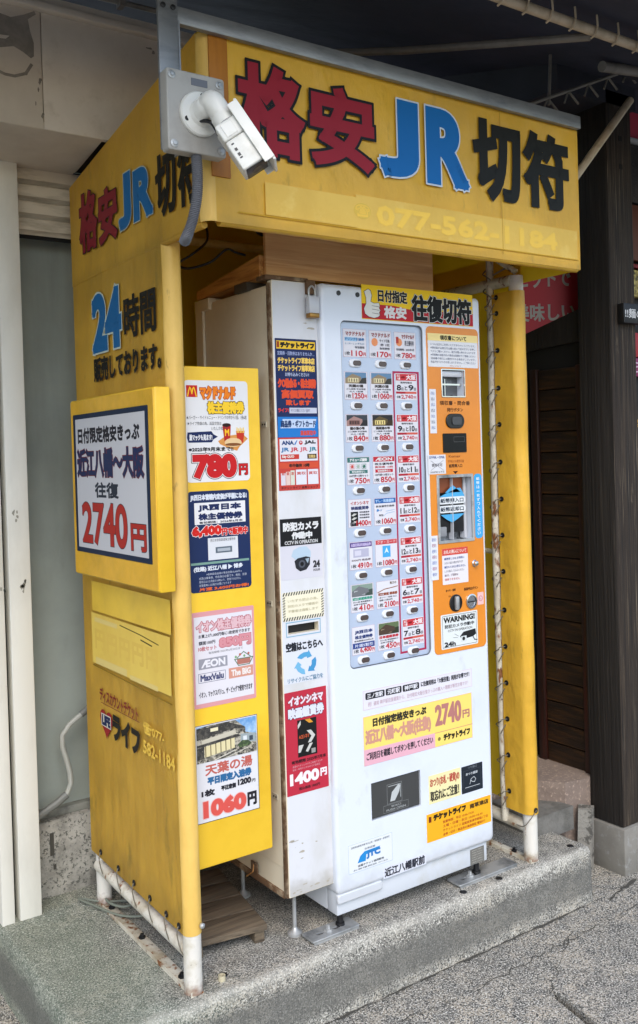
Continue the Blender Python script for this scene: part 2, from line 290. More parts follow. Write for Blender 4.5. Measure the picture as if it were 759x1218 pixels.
_GL = {}
def glyphs(s, space=1.0):
    if (s, space) in _GL: return _GL[(s, space)]
    c = bpy.data.curves.new('t', 'FONT'); c.body = s; c.resolution_u = 6 if len(s) <= 4 else 2; c.space_character = space
    o = bpy.data.objects.new('t', c); COL.objects.link(o)
    me = bpy.data.meshes.new_from_object(o.evaluated_get(bpy.context.evaluated_depsgraph_get()))
    V = [(v.co.x, v.co.y) for v in me.vertices]; Fs = [tuple(p.vertices) for p in me.polygons]
    bpy.data.objects.remove(o); bpy.data.curves.remove(c); bpy.data.meshes.remove(me)
    cnt = {}
    for f in Fs:
        for i in range(len(f)):
            e = (min(f[i], f[i-1]), max(f[i], f[i-1])); cnt[e] = cnt.get(e, 0)+1
    B = [e for e, k in cnt.items() if k == 1]
    _GL[(s, space)] = (V, Fs, B); return _GL[(s, space)]
LV = .00025
class Print:
    """flat print on a surface: rect (u0,u1,w0,w1) is addressed in fractions, x from the left and y from the top"""
    def __init__(s, fr, u0=0, u1=1, w0=0, w1=1, base=0.0): s.fr, s.r, s.base, s.g, s.shear = fr, (u0, u1, w0, w1), base, Geo(), 0
    def uv(s, x, y): u0, u1, w0, w1 = s.r; return u0+x*(u1-u0), w1-y*(w1-w0)
    def poly(s, pts, h, lv=1):
        P = [s.uv(*p) for p in pts]; v2, f2 = tri_fill([P]) if len(P) > 4 else (P, [tuple(range(len(P)))])
        s.g.add([s.fr.p(x, z, s.base+lv*LV) for x, z in v2], f2, ink(h) if isinstance(h, str) else h); return s
    def rect(s, x0, y0, x1, y1, h, lv=1, r=0):
        a, b = s.uv(x0, y1), s.uv(x1, y0)
        if r: P = rrect(a[0], b[0], a[1], b[1], r, 3)
        else: P = [a, (b[0], a[1]), b, (a[0], b[1])]
        v2, f2 = tri_fill([P]) if r else (P, [(0, 1, 2, 3)])
        s.g.add([s.fr.p(x, z, s.base+lv*LV) for x, z in v2], f2, ink(h) if isinstance(h, str) else h); return s
    def frame(s, x0, y0, x1, y1, t, h, lv=1):
        (a, b), (c, d) = s.uv(x0, y1), s.uv(x1, y0); m = ink(h)
        for q in ((a, c, b, b+t), (a, c, d-t, d), (a, a+t, b+t, d-t), (c-t, c, b+t, d-t)):
            s.g.add([s.fr.p(q[0], q[2], s.base+lv*LV), s.fr.p(q[1], q[2], s.base+lv*LV), s.fr.p(q[1], q[3], s.base+lv*LV), s.fr.p(q[0], q[3], s.base+lv*LV)], [(0, 1, 2, 3)], m)
        return s
    def disc(s, x, y, r, h, lv=1, n=16, ry=None):
        c = s.uv(x, y); ry = ry or r
        s.g.add([s.fr.p(c[0]+r*math.cos(2*math.pi*k/n), c[1]+ry*math.sin(2*math.pi*k/n), s.base+lv*LV) for k in range(n)], [tuple(range(n))], ink(h)); return s
    def strokes(s, P2, edges, w, m, lv, sharp=True):
        h = LV*.35; z0 = s.base+lv*LV; fr = s.fr; vs, fs = [], []; adj = {}
        for a, b in edges: adj.setdefault(a, []).append(b); adj.setdefault(b, []).append(a)
        corner = {}
        for v, nb in adj.items():
            if len(nb) != 2: corner[v] = True; continue
            A = Vector(P2[nb[0]])-Vector(P2[v]); B = Vector(P2[nb[1]])-Vector(P2[v])
            corner[v] = A.length > 1e-9 and B.length > 1e-9 and abs(A.angle(B)) < math.radians(145)
            if not corner[v] and w > .0012:
                o = len(vs); c = P2[v]; vs.append(fr.p(c[0], c[1], z0+h*.98))
                vs += [fr.p(c[0]+w*math.cos(math.pi*k/4), c[1]+w*math.sin(math.pi*k/4), z0) for k in range(8)]
                fs += [(o, o+1+k, o+1+(k+1) % 8) for k in range(8)]
        for a, b in edges:
            A, B = P2[a], P2[b]; dx, dz = B[0]-A[0], B[1]-A[1]; L = math.hypot(dx, dz)
            if L < 1e-9: continue
            dx, dz = dx/L*w, dz/L*w; nx, nz = -dz, dx
            ea, eb = .92 if corner[a] and L > .5*w else .1, .92 if corner[b] and L > .5*w else .1
            ax, az, bx, bz = A[0]-dx*ea, A[1]-dz*ea, B[0]+dx*eb, B[1]+dz*eb
            o = len(vs)
            vs += [fr.p(ax+nx, az+nz, z0), fr.p(ax, az, z0+h), fr.p(ax-nx, az-nz, z0), fr.p(bx+nx, bz+nz, z0), fr.p(bx, bz, z0+h), fr.p(bx-nx, bz-nz, z0)]
            fs += [(o, o+1, o+4, o+3), (o+1, o+2, o+5, o+4)]
        s.g.add(vs, fs, m); return s
    def text(s, t, x0, y0, x1, y1, h, bold=0., lv=2, out=None, out2=None, space=1.0, slope=0., keep=False):
        """fits t into the box; bold and outline widths in metres"""
        V, Fs, B = glyphs(t, space)
        if not V: return s
        mnx, mxx = min(v[0] for v in V), max(v[0] for v in V); mny, mxy = min(v[1] for v in V), max(v[1] for v in V)
        (a, b), (c, d) = s.uv(x0, y1), s.uv(x1, y0); a += bold; b += bold; c -= bold; d -= bold
        if keep:
            k = (d-b)/(mxy-mny); c = a+k*(mxx-mnx)
        sx, sy = (c-a)/max(mxx-mnx, 1e-6), (d-b)/max(mxy-mny, 1e-6)
        if mxy-mny < .3: sy = sx; b = (b+d)/2-(mxy-mny)*sy/2
        P2 = [(a+(v[0]-mnx)*sx, b+(v[1]-mny)*sy+slope*(v[0]-mnx)*sx) for v in V]
        m = ink(h) if isinstance(h, str) else h
        if out2: s.strokes(P2, B, bold+out2[1], ink(out2[0]), lv)
        if out: s.strokes(P2, B, bold+out[1], ink(out[0]), lv+.6)
        z = lv+(1.2 if out or out2 else 0)
        s.g.add([s.fr.p(x, w, s.base+z*LV+LV*.2) for x, w in P2], Fs, m)
        if bold: s.strokes(P2, B, bold, m, z)
        return s
    def line(s, pts, w, h, lv=2):
        P2 = [s.uv(*p) for p in pts]; s.strokes(P2, [(i, i+1) for i in range(len(P2)-1)], w, ink(h) if isinstance(h, str) else h, lv); return s
    def build(s, name, parent): return s.g.build(name, parent, smooth=0)
def sheet(fr, u0, u1, w0, w1, h, parent, name, th=.0008, d=0., r=0.003):
    g = Geo(); slab(g, fr, rrect(u0, u1, w0, w1, r, 3), [], d, d+th, ink(h) if isinstance(h, str) else h)
    return g.build(name, parent, 0)
def smalltext(P, lines, h, bold=0.):
    for t, x0, y0, x1, y1 in lines: P.text(t, x0, y0, x1, y1, h, bold)

# ================================================================== GROUND AND PLATFORM
RZ = -.18
g = Geo()
groove = [(.495, -.33), (.50, -.36), (.45, -.60), (.40, -.90), (.372, -.90), (.425, -.60), (.47, -.36)]
v2, f2 = tri_fill([[(-30, -60), (40, -60), (40, 30), (-30, 30)], groove])
g.add([(x, y, RZ) for x, y in v2], f2, ASPH)
k = len(groove); g.add([(x, y, RZ) for x, y in groove]+[(x, y, RZ-.05) for x, y in groove], [(i, (i+1) % k, (i+1) % k+k, i+k) for i in range(k)]+[tuple(range(k, 2*k))], ASPH)
struct(g.build('pavement', None, 0))

def worn(p, a=.004, sc=9):
    q = Vector(p); return q+Vector((mnoise.noise(q*sc), mnoise.noise(q*sc+Vector((9, 0, 0))), mnoise.noise(q*sc+Vector((0, 7, 0)))))*a
def platform():
    g = Geo(); X0, X1, YF = -.768, 1.035, -.058
    prof = [(-.0, -.182), (.003, -.12), (.005, -.06), (.007, -.022), (.011, -.008), (.018, -.002), (.03, 0)]   # (inset, z)
    rings = []
    def loop(ins, z):
        P = []
        x0, x1, yf, yb = X0+ins, X1-ins, YF+ins, .78
        r = .09
        for i in range(40): P.append((x0, yb+(yf+r-yb)*i/40, z))
        for i in range(8): a = math.pi+math.pi/2*i/8; P.append((x0+r+r*math.cos(a), yf+r+r*math.sin(a), z))
        for i in range(120): P.append((x0+r+(x1-.04-x0-r)*i/120, yf, z))
        for i in range(6): a = -math.pi/2+math.pi/2*i/6; P.append((x1-.04+.04*math.cos(a), yf+.04+.04*math.sin(a), z))
        for i in range(31): P.append((x1, yf+.04+(yb-yf-.04)*i/30, z))
        return P
    vs, fs = [], []; n = None
    for ins, z in prof:
        L = loop(ins, z); n = len(L)
        for q in L:
            w = worn(q, .008 if z < 0 else .003, 9)
            w = worn(w, .0025, 60)
            vs.append(w)
    for i in range(len(prof)-1):
        for k in range(n-1): fs.append((i*n+k, i*n+k+1, (i+1)*n+k+1, (i+1)*n+k))
    fs.append(tuple((len(prof)-1)*n+k for k in range(n)))
    g.add(vs, fs, CONC); o = g.build('concrete_platform', None, 50); struct(o)
    return o
platform()
# mortar edge line along the foot of the platform, cracks in the pavement, green film on the top
def ribbon(pts, w, m, z, name, jag=.3):
    g = Geo(); vs = []
    for i, (x, y) in enumerate(pts):
        a = pts[max(i-1, 0)]; b = pts[min(i+1, len(pts)-1)]; dx, dy = b[0]-a[0], b[1]-a[1]; L = math.hypot(dx, dy)
        ww = w*(1+jag*random.uniform(-1, 1))*(.15 if i in (0, len(pts)-1) else 1)
        vs += [(x-dy/L*ww, y+dx/L*ww, z), (x+dy/L*ww, y-dx/L*ww, z)]
    g.add(vs, [(2*i, 2*i+1, 2*i+3, 2*i+2) for i in range(len(pts)-1)], m); return struct(g.build(name, None, 0))
def jagline(a, b, n, amp):
    P = []
    for i in range(n+1):
        t = i/n; P.append((a[0]+(b[0]-a[0])*t+random.uniform(-amp, amp), a[1]+(b[1]-a[1])*t+random.uniform(-amp, amp)))
    return P
DIRT = mat('dark_crack_dirt', '#45433d', 1)
ribbon(jagline((-.6, -.071), (1.05, -.066), 60, .004), .0028, DIRT, RZ+.004, 'pavement_crack', .8)
ribbon(jagline((.25, -.20), (1.25, -.16), 40, .010), .0012, DIRT, RZ+.004, 'pavement_crack', .8)
ribbon(jagline((-.15, -.16), (.25, -.20), 16, .008), .001, DIRT, RZ+.004, 'pavement_crack', .8)
ribbon(jagline((.80, -.14), (.47, -.34), 16, .008), .0012, DIRT, RZ+.004, 'pavement_crack', .8)
ribbon(jagline((1.05, -.09), (1.26, -.045), 10, .008), .006, DIRT, RZ+.004, 'pavement_crack', .8)

# anchor remains on the platform
tag(Geo().lathe((-.374, .010, 0), (0, 0, 1), [(0, .010), (.014, .0095), (.014, .006), (.005, .006)], mat('old_plastic', '#b6ae93', .6), 14).build('plastic_sleeve', None, 40),
    'small cream plastic sleeve stub on the platform beside an old bolt hole', 'pipe stub')
for (x, y) in ((-.359, .03), (.965, .0), (.602, -.022), (.45, -.02)):
    o = Geo().lathe((x, y, 0), (0, 0, 1), [(0, .012), (.0015, .011), (.003, .004)], DKMET, 12).build('anchor_bolt', None, 40)
    tag(o, {-.359: 'dark old anchor bolt hole beside the cream plastic sleeve', .965: 'dark anchor bolt near the right end of the platform by the yellow post',
            .602: 'dark round anchor bolt just in front of the right machine foot', .45: 'dark sunken anchor bolt left of the right machine foot'}[x], 'bolt')

# ================================================================== LEFT BUILDING WITH SHUTTER
B = thing('shutter_building', 'cream building front with shutter box, grey-green door and sill behind the yellow booth', 'building', (-.6, .75, 0))
g = Geo(); g.box(-.635, 1.28, .80, .84, .24, 2.3, GWALL); o = g.build('wall', B)
g = Geo(); g.box(-3.0, -.749, .72, .9, RZ, 3.2, STUC); g.build('stucco_wall', B)
g = Geo(); g.box(-.64, 1.05, .745, .86, -.02, .238, SILLC, .008); g.box(-.64, 1.05, .77, .86, .238, .262, mat('sill_strip', '#7f8078', .6, mix=[('#5e5f58', 14, .45, .6)]), .003); o = g.build('sill', B)
g = Geo(); g.box(-.572, -.560, .742, .75, .13, .2, DIRT); g.box(-.563, -.555, .742, .75, .085, .1, DIRT); g.build('sill_chip', B, 0)
for x0, x1 in ((-.749, -.711), (-.696, -.631)):
    g = Geo(); g.box(x0, x1, .655, .80, -.003, 2.256, RAIL, .003); o = g.build('frame_post', B)
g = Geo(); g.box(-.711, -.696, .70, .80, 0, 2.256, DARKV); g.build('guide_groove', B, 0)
for i in range(4):
    z = 2.252-.051*i
    pr = [(0, 0), (-.007, -.004), (-.0085, -.02), (-.0075, -.038), (.004, -.042), (.007, -.049)]
    g = Geo(); vs = []
    for x in (-.631, 1.2):
        vs += [(x, .70+a*1.3, z+b) for a, b in pr]
    n = len(pr); g.add(vs, [(k, k+1, n+k+1, n+k) for k in range(n-1)], SLAT); g.build('shutter_slat', B, 50)
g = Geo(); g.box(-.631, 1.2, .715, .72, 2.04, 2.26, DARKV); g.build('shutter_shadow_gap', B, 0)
g = Geo()
for x0, x1 in ((-1.6, -.6565), (-.6545, .9)): g.box(x0, x1, .336, .36, 2.247, 2.56, HOUS, .002)
o = g.build('shutter_box_panel', B)
g = Geo(); g.box(-1.6, .9, .325, .72, 2.562, 2.60, HOUS, .004); g.box(-1.6, .9, .31, .34, 2.556, 2.575, HOUS, .004); g.build('shutter_box_top', B)
g = Geo(); z = 2.246; th = .02
P = [(-1.6, .338), (-.489, .338), (-.452, .64), (-.452, .70), (-1.6, .70)]; k = 5
g.add([(x, y, z) for x, y in P]+[(x, y, z+th) for x, y in P], [tuple(range(k)), tuple(range(k, 2*k))]+[(i, (i+1) % k, (i+1) % k+k, i+k) for i in range(k)], HOUS2); g.build('soffit', B)
g = Geo(); g.box(-.53, .9, .37, .71, 2.262, 2.27, DARKV); g.build('soffit_void', B, 0)  # black sheet put in for the shadowed gap beside the soffit
# peeled paint on the shutter box
Pp = Print(front(.336), base=.0002)
def blob(cx, cz, rx, rz, n, seed, jag=.45):
    rnd = random.Random(seed); P = []
    for i in range(n):
        a = 2*math.pi*i/n; r = 1+rnd.uniform(-jag, jag); P.append((cx+rx*r*math.cos(a), 1-(cz+rz*r*math.sin(a))))
    return P
Pp.poly([(x, 1-z) for x, z in ((-.80, 2.50), (-.77, 2.53), (-.735, 2.525), (-.70, 2.54), (-.672, 2.556), (-.668, 2.548), (-.69, 2.53), (-.685, 2.50), (-.676, 2.47), (-.677, 2.435), (-.685, 2.428), (-.705, 2.44), (-.73, 2.45), (-.78, 2.435), (-.80, 2.44), (-.80, 2.47), (-.74, 2.475), (-.75, 2.465), (-.80, 2.46))], PEEL)
Pp.line([(-.80, 1-2.385), (-.755, 1-2.372), (-.73, 1-2.372), (-.70, 1-2.385), (-.685, 1-2.41)], .004, PEEL)
for cx, cz, rx, rz in ((-.664, 2.37, .003, .008), (-.668, 2.35, .002, .006), (-.66, 2.375, .002, .005), (-.676, 2.31, .002, .006), (-.66, 2.28, .003, .007), (-.655, 2.285, .002, .004), (-.34, 2.53, .012, .004), (-.33, 2.52, .004, .006)):
    Pp.poly(blob(cx, cz, rx, rz, 9, int(cz*1e4)), PEEL)
Pp.build('peeled_paint', B)['kind'] = 'stuff'
Pp = Print(leftf(0)); 
# tape ghosts and scratches on frame posts
Pp = Print(front(.655), base=.0002)
for cx, cz in ((-.672, 1.20), (-.66, .985), (-.655, 1.0), (-.712, .98)):
    for q in range(5): Pp.poly(blob(cx+random.uniform(-.008, .008), cz+random.uniform(-.014, .014), .003, .006, 8, q+int(cz*1e3)), mat('faint_mark', '#8f8c80', .7))
Pp.build('tape_mark', B)['kind'] = 'stuff'
# conduit on the wall
CP = mat('wall_pipe_paint', '#a3a49c', .5)
g = Geo(); pts = [(-.40, .72, .60), (-.438, .72, .577), (-.468, .72, .558), (-.505, .72, .535), (-.53, .72, .505), (-.531, .72, .47), (-.520, .72, .43), (-.510, .72, .385), (-.508, .72, .35), (-.520, .72, .322), (-.55, .72, .30), (-.64, .72, .258)]
g.tube(pts, .0085, CP, 10); g.tube(pts[:3], .0115, mat('conduit_joint_grey', '#6d6f6b', .5), 10); g.tube([(-.522, .72, .318), (-.55, .72, .30), (-.62, .72, .267)], .0125, mat('conduit_joint_grey', '#6d6f6b', .5), 10)
tag(g.build('wall_conduit', None), 'thin bent grey-white pipe running down the grey-green wall behind the booth', 'pipe')
# cable loop at rear left post
def smoothpts(P, k=6):
    P = [Vector(p) for p in P]; out = []
    for i in range(len(P)-1):
        a, b, c, d = P[max(i-1, 0)], P[i], P[i+1], P[min(i+2, len(P)-1)]
        for j in range(k):
            t = j/k; out.append(.5*((2*b)+(c-a)*t+(2*a-5*b+4*c-d)*t*t+(3*b-a-3*c+d)*t*t*t))
    return out+[P[-1]]
g = Geo(); g.tube(smoothpts([(-.40, .55, .012), (-.47, .60, .012), (-.515, .66, .012), (-.50, .60, .012), (-.455, .47, .014), (-.38, .41, .016), (-.30, .38, .012), (-.22, .36, .012), (-.10, .42, .01)]), .0036, mat('grey_cable', '#6f7468', .6), 8)
g.tube(smoothpts([(-.44, .66, .02), (-.46, .56, .022), (-.43, .50, .022), (-.39, .52, .03), (-.41, .60, .06)]), .004, mat('grey_cable', '#6f7468', .6), 8)
tag(g.build('ground_cable', None), 'loop of grey-green cable lying on the platform by the rear left booth post', 'cable')

# ================================================================== OVERHEAD CANOPY
K = thing('canopy_roof', 'dark canvas canopy on pale tubes and thin truss rods stretched over the booth', 'canopy', (.5, 0, 2.6))
g = Geo()
def cz(y): return 2.49+(y+.6)*.27
vs, fs = [], []; nx, ny = 34, 14
for j in range(ny+1):
    for i in range(nx+1):
        x = -2.2+5.4*i/nx; y = -.78+1.75*j/ny
        vs.append((x, y, cz(y)+.012*mnoise.noise(Vector((x*2, y*2, 0)))))
for j in range(ny):
    for i in range(nx): a = j*(nx+1)+i; fs.append((a, a+1, a+nx+2, a+nx+1))
m_ = len(vs); vs += [(x, y, z+.012) for x, y, z in vs]; fs += [tuple(q+m_ for q in f) for f in fs]
g.add(vs, fs, CANV); g.build('canvas', K, 60)
g = Geo(); g.tube([(-2.2, -.5, 2.467), (3.2, -.5, 2.467)], .0135, TUBE, 12); fp = g.build('front_tube', K)
for i in range(14):
    x = -.06+.086*i*1.02
    g = Geo(); g.tube([(x, -.519, 2.50), (x, -.521, 2.47), (x, -.512, 2.449), (x, -.498, 2.446)], .003, TUBE, 6); g.build('tube_clip', K)
g = Geo(); g.tube([(.56, -.49, 2.455), (.30, -.03, 2.53), (-.2, .8, 2.70)], .011, TUBED, 10); g.build('cross_tube', K)
g = Geo(); g.tube([(.880, -.08, 2.672), (.863, -.08, 2.461)], .005, TUBED, 8); g.build('hanger_rod', K)
A, Bq = Vector((.76, -.08, 2.441)), Vector((1.30, -.08, 2.670))
g = Geo(); g.tube([A, Bq], .0055, TUBED, 8); g.build('truss_chord', K)
for i in range(5):
    a = A.lerp(Bq, .18+i*.19); b = a+Vector((.048, 0, -.034)); c = a+Vector((-.022, 0, -.044))
    g = Geo(); g.tube([c, a, b], .0042, TUBED, 6); g.build('truss_web', K)
g = Geo(); g.tube([(.98, -.2, 2.567), (1.5, -.2, 2.63)], .017, TUBED, 12); g.build('stub_tube', K)
g = Geo(); g.tube([(1.29, -.075, 2.56), (.92, -.085, 2.185), (.80, -.09, 2.06)], .0135, TUBE, 12); g.build('diagonal_brace', K)
g = Geo(); g.box(1.0, 1.42, .0, .9, 2.57, 2.8, CANV); g.build('valance', K)
g = Geo(); g.tube([(-.7, .30, 2.615), (-.10, .30, 2.63)], .008, TUBED, 8); g.box(-.45, -.435, .28, .31, 2.605, 2.64, TUBED); g.build('rear_rail', K)

# ================================================================== RIGHT: POST, RECESS, STEP, SHOP
g = Geo(); PB = thing('wooden_post', 'thick dark weathered wooden post on a grey plinth at the right', 'post', (1.32, .07, RZ))
rot = None
g.box(1.25, 1.39, .0, .145, -.012, 2.62, DWOODL, .004)
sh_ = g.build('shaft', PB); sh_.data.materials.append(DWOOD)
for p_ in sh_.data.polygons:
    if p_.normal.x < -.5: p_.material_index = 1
for z in (2.345, 2.445):
    g = Geo(); g.box(1.318, 1.336, -.0015, .02, z, z+.018, DARKV); g.build('bolt_hole', PB, 0)
g = Geo(); g.box(1.238, 1.402, -.012, .158, RZ-.02, -.014, STONE, .004); g.build('plinth', PB)
N = thing('neighbour_building', 'dark timber shop entrance with a plank door behind the wooden post', 'building', (1.5, .6, RZ))
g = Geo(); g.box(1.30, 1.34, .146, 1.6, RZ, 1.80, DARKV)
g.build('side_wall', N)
g = Geo(); g.add([(1.285, .148, 1.75), (1.285, .7, 1.72), (1.285, .7, 1.75), (1.285, .46, 1.80), (1.285, .148, 1.872), (1.34, .148, 1.75), (1.34, .7, 1.72), (1.34, .7, 1.75), (1.34, .46, 1.80), (1.34, .148, 1.872)],
    [(0, 1, 2, 3, 4), (9, 8, 7, 6, 5), (0, 5, 6, 1), (1, 6, 7, 2), (2, 7, 8, 3), (3, 8, 9, 4), (4, 9, 5, 0)], DWOOD); g.build('door_header', N)
for y0, y1 in ((.16, .185), (.375, .41), (.55, .60)):
    g = Geo(); g.box(1.272, 1.298, y0, y1, .13, 1.66, DOORF, .004); g.build('door_stile', N)
nz = 19
for i in range(nz):
    z0 = .13+(1.66-.13)*i/nz; z1 = .13+(1.66-.13)*(i+1)/nz-.005
    if i == 0: g = Geo(); g.box(1.284, 1.297, .187, .373, 0, z1-z0, DOORW, .0015, 1); pl = g.build('plank', N, loc=(0, 0, 0)); pl.location = Vector((0, 0, z0))-ROOTLOC[N.name]; ROOTLOC[pl.name] = Vector((0, 0, 0))
    else: o = pl.copy(); COL.objects.link(o); o.parent = N; o.location = Vector((random.uniform(-.001, .001), 0, z0))-ROOTLOC[N.name]
g = Geo(); g.tube([(1.266, .46, 1.09), (1.258, .46, 1.10), (1.258, .46, 1.20), (1.266, .46, 1.21)], .005, STEEL, 8); g.box(1.27, 1.29, .43, .55, .13, 1.66, DWOOD); g.build('door_leaf', N)
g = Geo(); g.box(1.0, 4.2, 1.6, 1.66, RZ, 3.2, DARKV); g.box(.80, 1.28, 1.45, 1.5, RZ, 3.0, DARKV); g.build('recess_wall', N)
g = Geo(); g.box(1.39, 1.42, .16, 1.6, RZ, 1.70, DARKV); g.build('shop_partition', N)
# red sign seen over the door
S = thing('red_shop_sign', 'red shop sign with white Japanese lettering over the dark plank door', 'sign', (1.6, .62, 1.9))
fr = Frame((1.50, .66, 0), (.822, -.57, 0), (0, 0, 1)); fr.n = fr.u.cross(fr.w)
g = Geo(); slab(g, fr, [(-.25, 1.70), (.5, 1.70), (.5, 2.32), (-.25, 2.32)], [], -.02, 0, mat('red_sign_face', '#cf2c3e', .5)); o = g.build('panel', S)
P = Print(fr, -.02, .28, 1.78, 2.26, .0005)
SGW = '#cfcac4'
P.text('ンンと', .36, .06, .88, .19, SGW, .0012); P.text('セットで', .02, .30, .80, .46, SGW, .0022); P.text('（', .90, .30, .98, .5, SGW, .001)
P.text('美味しい', -.02, .60, .85, .76, SGW, .0022); P.build('lettering', S)
# shop front beyond the post
H = thing('shop_front', 'strip of shop front with red boards and menu pictures right of the wooden post', 'shop front', (1.9, .3, RZ))
def panel(x0, x1, z0, z1, m, name, y=.3, t=.03): g = Geo(); g.box(x0, x1, y, y+t, z0, z1, m, .002); return g.build(name, H)
panel(1.6, 4.0, RZ, 2.9, mat('shop_dark_wall', '#1b1a1b', .7), 'wall', .34, .05)
panel(1.72, 2.6, 2.615, 2.95, mat('pinkish_red_board', '#b83a4e', .5), 'upper_sign')
panel(1.72, 2.6, 2.605, 2.617, mat('pale_ledge', '#b5b5b5', .5), 'ledge', .28, .05)
panel(1.72, 2.6, 2.36, 2.60, mat('grille_dark', '#262423', .7, mix=[('#3a3735', 60, .45, .55, (1, 1, 4))]), 'grille')
panel(1.72, 2.6, 2.12, 2.35, mat('brown_board', '#5a2f1e', .6), 'brown_board')
panel(1.72, 2.6, 2.09, 2.105, mat('dark_red_trim', '#7a1420', .6), 'red_trim')
panel(1.72, 2.6, 1.97, 2.08, mat('menu_photo_yellow', '#8f7d3a', .5, mix=[('#c9b76a', 60, .45, .6), ('#3e3a1c', 50, .5, .6)]), 'menu_photo')
panel(1.72, 2.6, 1.72, 1.82, mat('red_board', '#a8222c', .5), 'red_board')
panel(1.72, 2.6, 1.64, 1.715, mat('magenta_board', '#8a2a5c', .5), 'magenta_board')
panel(1.77, 2.6, .55, 1.20, mat('red_board', '#a8222c', .5), 'red_board')
P = Print(front(.30), base=.001); P.text('ら', 1.765, 1-1.70, 1.83, 1-1.655, '#d9b8cc', .001); P.text('冷麺', 1.775, 1-1.35, 1.86, 1-1.31, '#c9c9c9', .001)
P.text('¥', 1.77, 1-1.46, 1.80, 1-1.42, '#c9a23a', .001); P.build('lettering', H)
g = Geo(); g.box(1.285, 1.50, -.03, -.003, 1.79, 1.86, mat('small_black_board', '#111112', .5), .002)
T = thing('hanging_name_board', 'small black board with white lettering fixed across the wooden post edge', 'sign', (1.39, -.02, 1.79)); g.build('board', T)
P = Print(front(-.03), 1.288, 1.44, 1.80, 1.852, .0006); P.text('!!麺の丼', .02, .2, .95, .85, '#c9c9c9', .0006); P.build('lettering', T)

# step behind
D = thing('stone_step', 'pinkish stone step with a broken corner in front of the dark entrance', 'step', (1.2, .3, RZ))
g = Geo()
P_ = [(.90, 1.4), (1.30, 1.4), (1.30, .16), (1.235, .14), (1.13, .16), (.97, .36), (.90, .36)]; k = len(P_)
g.add([worn((x, y, .135), .006) for x, y in P_]+[worn((x, y, RZ), .006) for x, y in P_], [tuple(range(k))]+[(i, (i+1) % k, (i+1) % k+k, i+k) for i in range(k)], PINKST); g.build('tread', D, 40)
g = Geo(); P_ = [(.92, .34), (1.10, .30), (1.125, .12), (.92, .12)]; k = 4
g.add([worn((x, y, .065), .004) for x, y in P_]+[worn((x, y, -.02), .004) for x, y in P_], [tuple(range(k))]+[(i, (i+1) % k, (i+1) % k+k, i+k) for i in range(k)], mat('grey_lower_step', '#6f6d68', .9, mix=[('#5a5853', 12, .4, .6)], bump=[(80, .003)])); g.build('lower_block', D, 40)
g = Geo(); P_ = [(1.14, .12), (1.18, .09), (1.21, .10), (1.18, .15)]
g.add([worn((x+.01, y, .045), .006) for x, y in P_]+[worn((x, y, RZ), .006) for x, y in P_], [(0, 1, 2, 3)]+[(i, (i+1) % 4, (i+1) % 4+4, i+4) for i in range(4)], mat('broken_mortar', '#7f7c75', .95, mix=[('#4c4a45', 30, .52, .6)], bump=[(60, .006)])); g.build('broken_edge', D, 40)

# ================================================================== THE BOOTH
XL, XR, YF, YR, ZA, ZT, YA = -.4556, .7761, .0044, .6066, 1.897, 2.332, -.231
RAILW = mat('rail_white_paint', '#cdc8bb', .5, mix=[('#a89c86', 16, .46, .70), ('#7d4c2a', 40, .60, .67), ('#4a2a18', 80, .66, .73)], bump=[(40, .0015), (140, .0008)])
TB = thing('ticket_booth', 'yellow tarpaulin booth with front awning, pipe frame and lettering around the ticket machine', 'booth', (.16, .3, 0))
def pipe(name, pts, r, m, n=14): g = Geo(); g.tube(pts, r, m, n); return g.build(name, TB)
for x, y, r in ((XL-.003, YF, .0245), (XR+.002, YF, .0245), (XL+.002, YR, .0235), (XR, YR, .0235)):
    g = Geo(); g.tube([(x, y, .004), (x, y, .16), (x, y, ZA+.02)], r*.96, POSTW, 18); g.build('post', TB)
for x in (XL, XR):
    sx = -.010 if x < 0 else 0
    pipe('bottom_rail', [(x+sx, YR, .122), (x+sx, YF+.012, .110)], .0195, RAILW)
    g = Geo(); g.box(x-.019, x+.017, YF-.02, YR+.02, .0, .0045, RUSTW, .001); g.box(x-.019, x-.0165, YF-.02, YR+.02, .0045, .012, RUSTW); g.build('base_bar', TB)
    for y in (.08, .33, .55):
        Geo().lathe((x+.002, y, .0045), (0, 0, 1), [(0, .010), (.006, .010), (.006, .006), (.013, .005)], DKMET, 6).build('bolt', TB)
pipe('upper_rail', [(-.43, .5, 2.035), (.76, .5, 2.035)], .014, POLEY)
pipe('side_rail', [(XR-.012, YF+.004, 1.903), (XR-.030, YR, 1.903)], .0185, POLE)
pipe('lacing_pole', [(.762, .10, .11), (.752, .10, 1.0), (.758, .10, 2.05)], .0130, RUSTW)
pipe('awning_strut', [(.757, .095, 2.0), (.775, .0, 1.93)], .010, POLE)
pipe('middle_rail', [(.775, .10, 1.01), (.775, .58, 1.01)], .009, POLE)
pipe('awning_bar', [(XL+.02, YA+.03, ZA+.02), (XR+.02, YA+.03, ZA+.02)], .014, POLEY)
pipe('awning_bar', [(XL+.02, YA+.03, ZT-.03), (XR+.02, YA+.03, ZT-.03)], .014, POLEY)

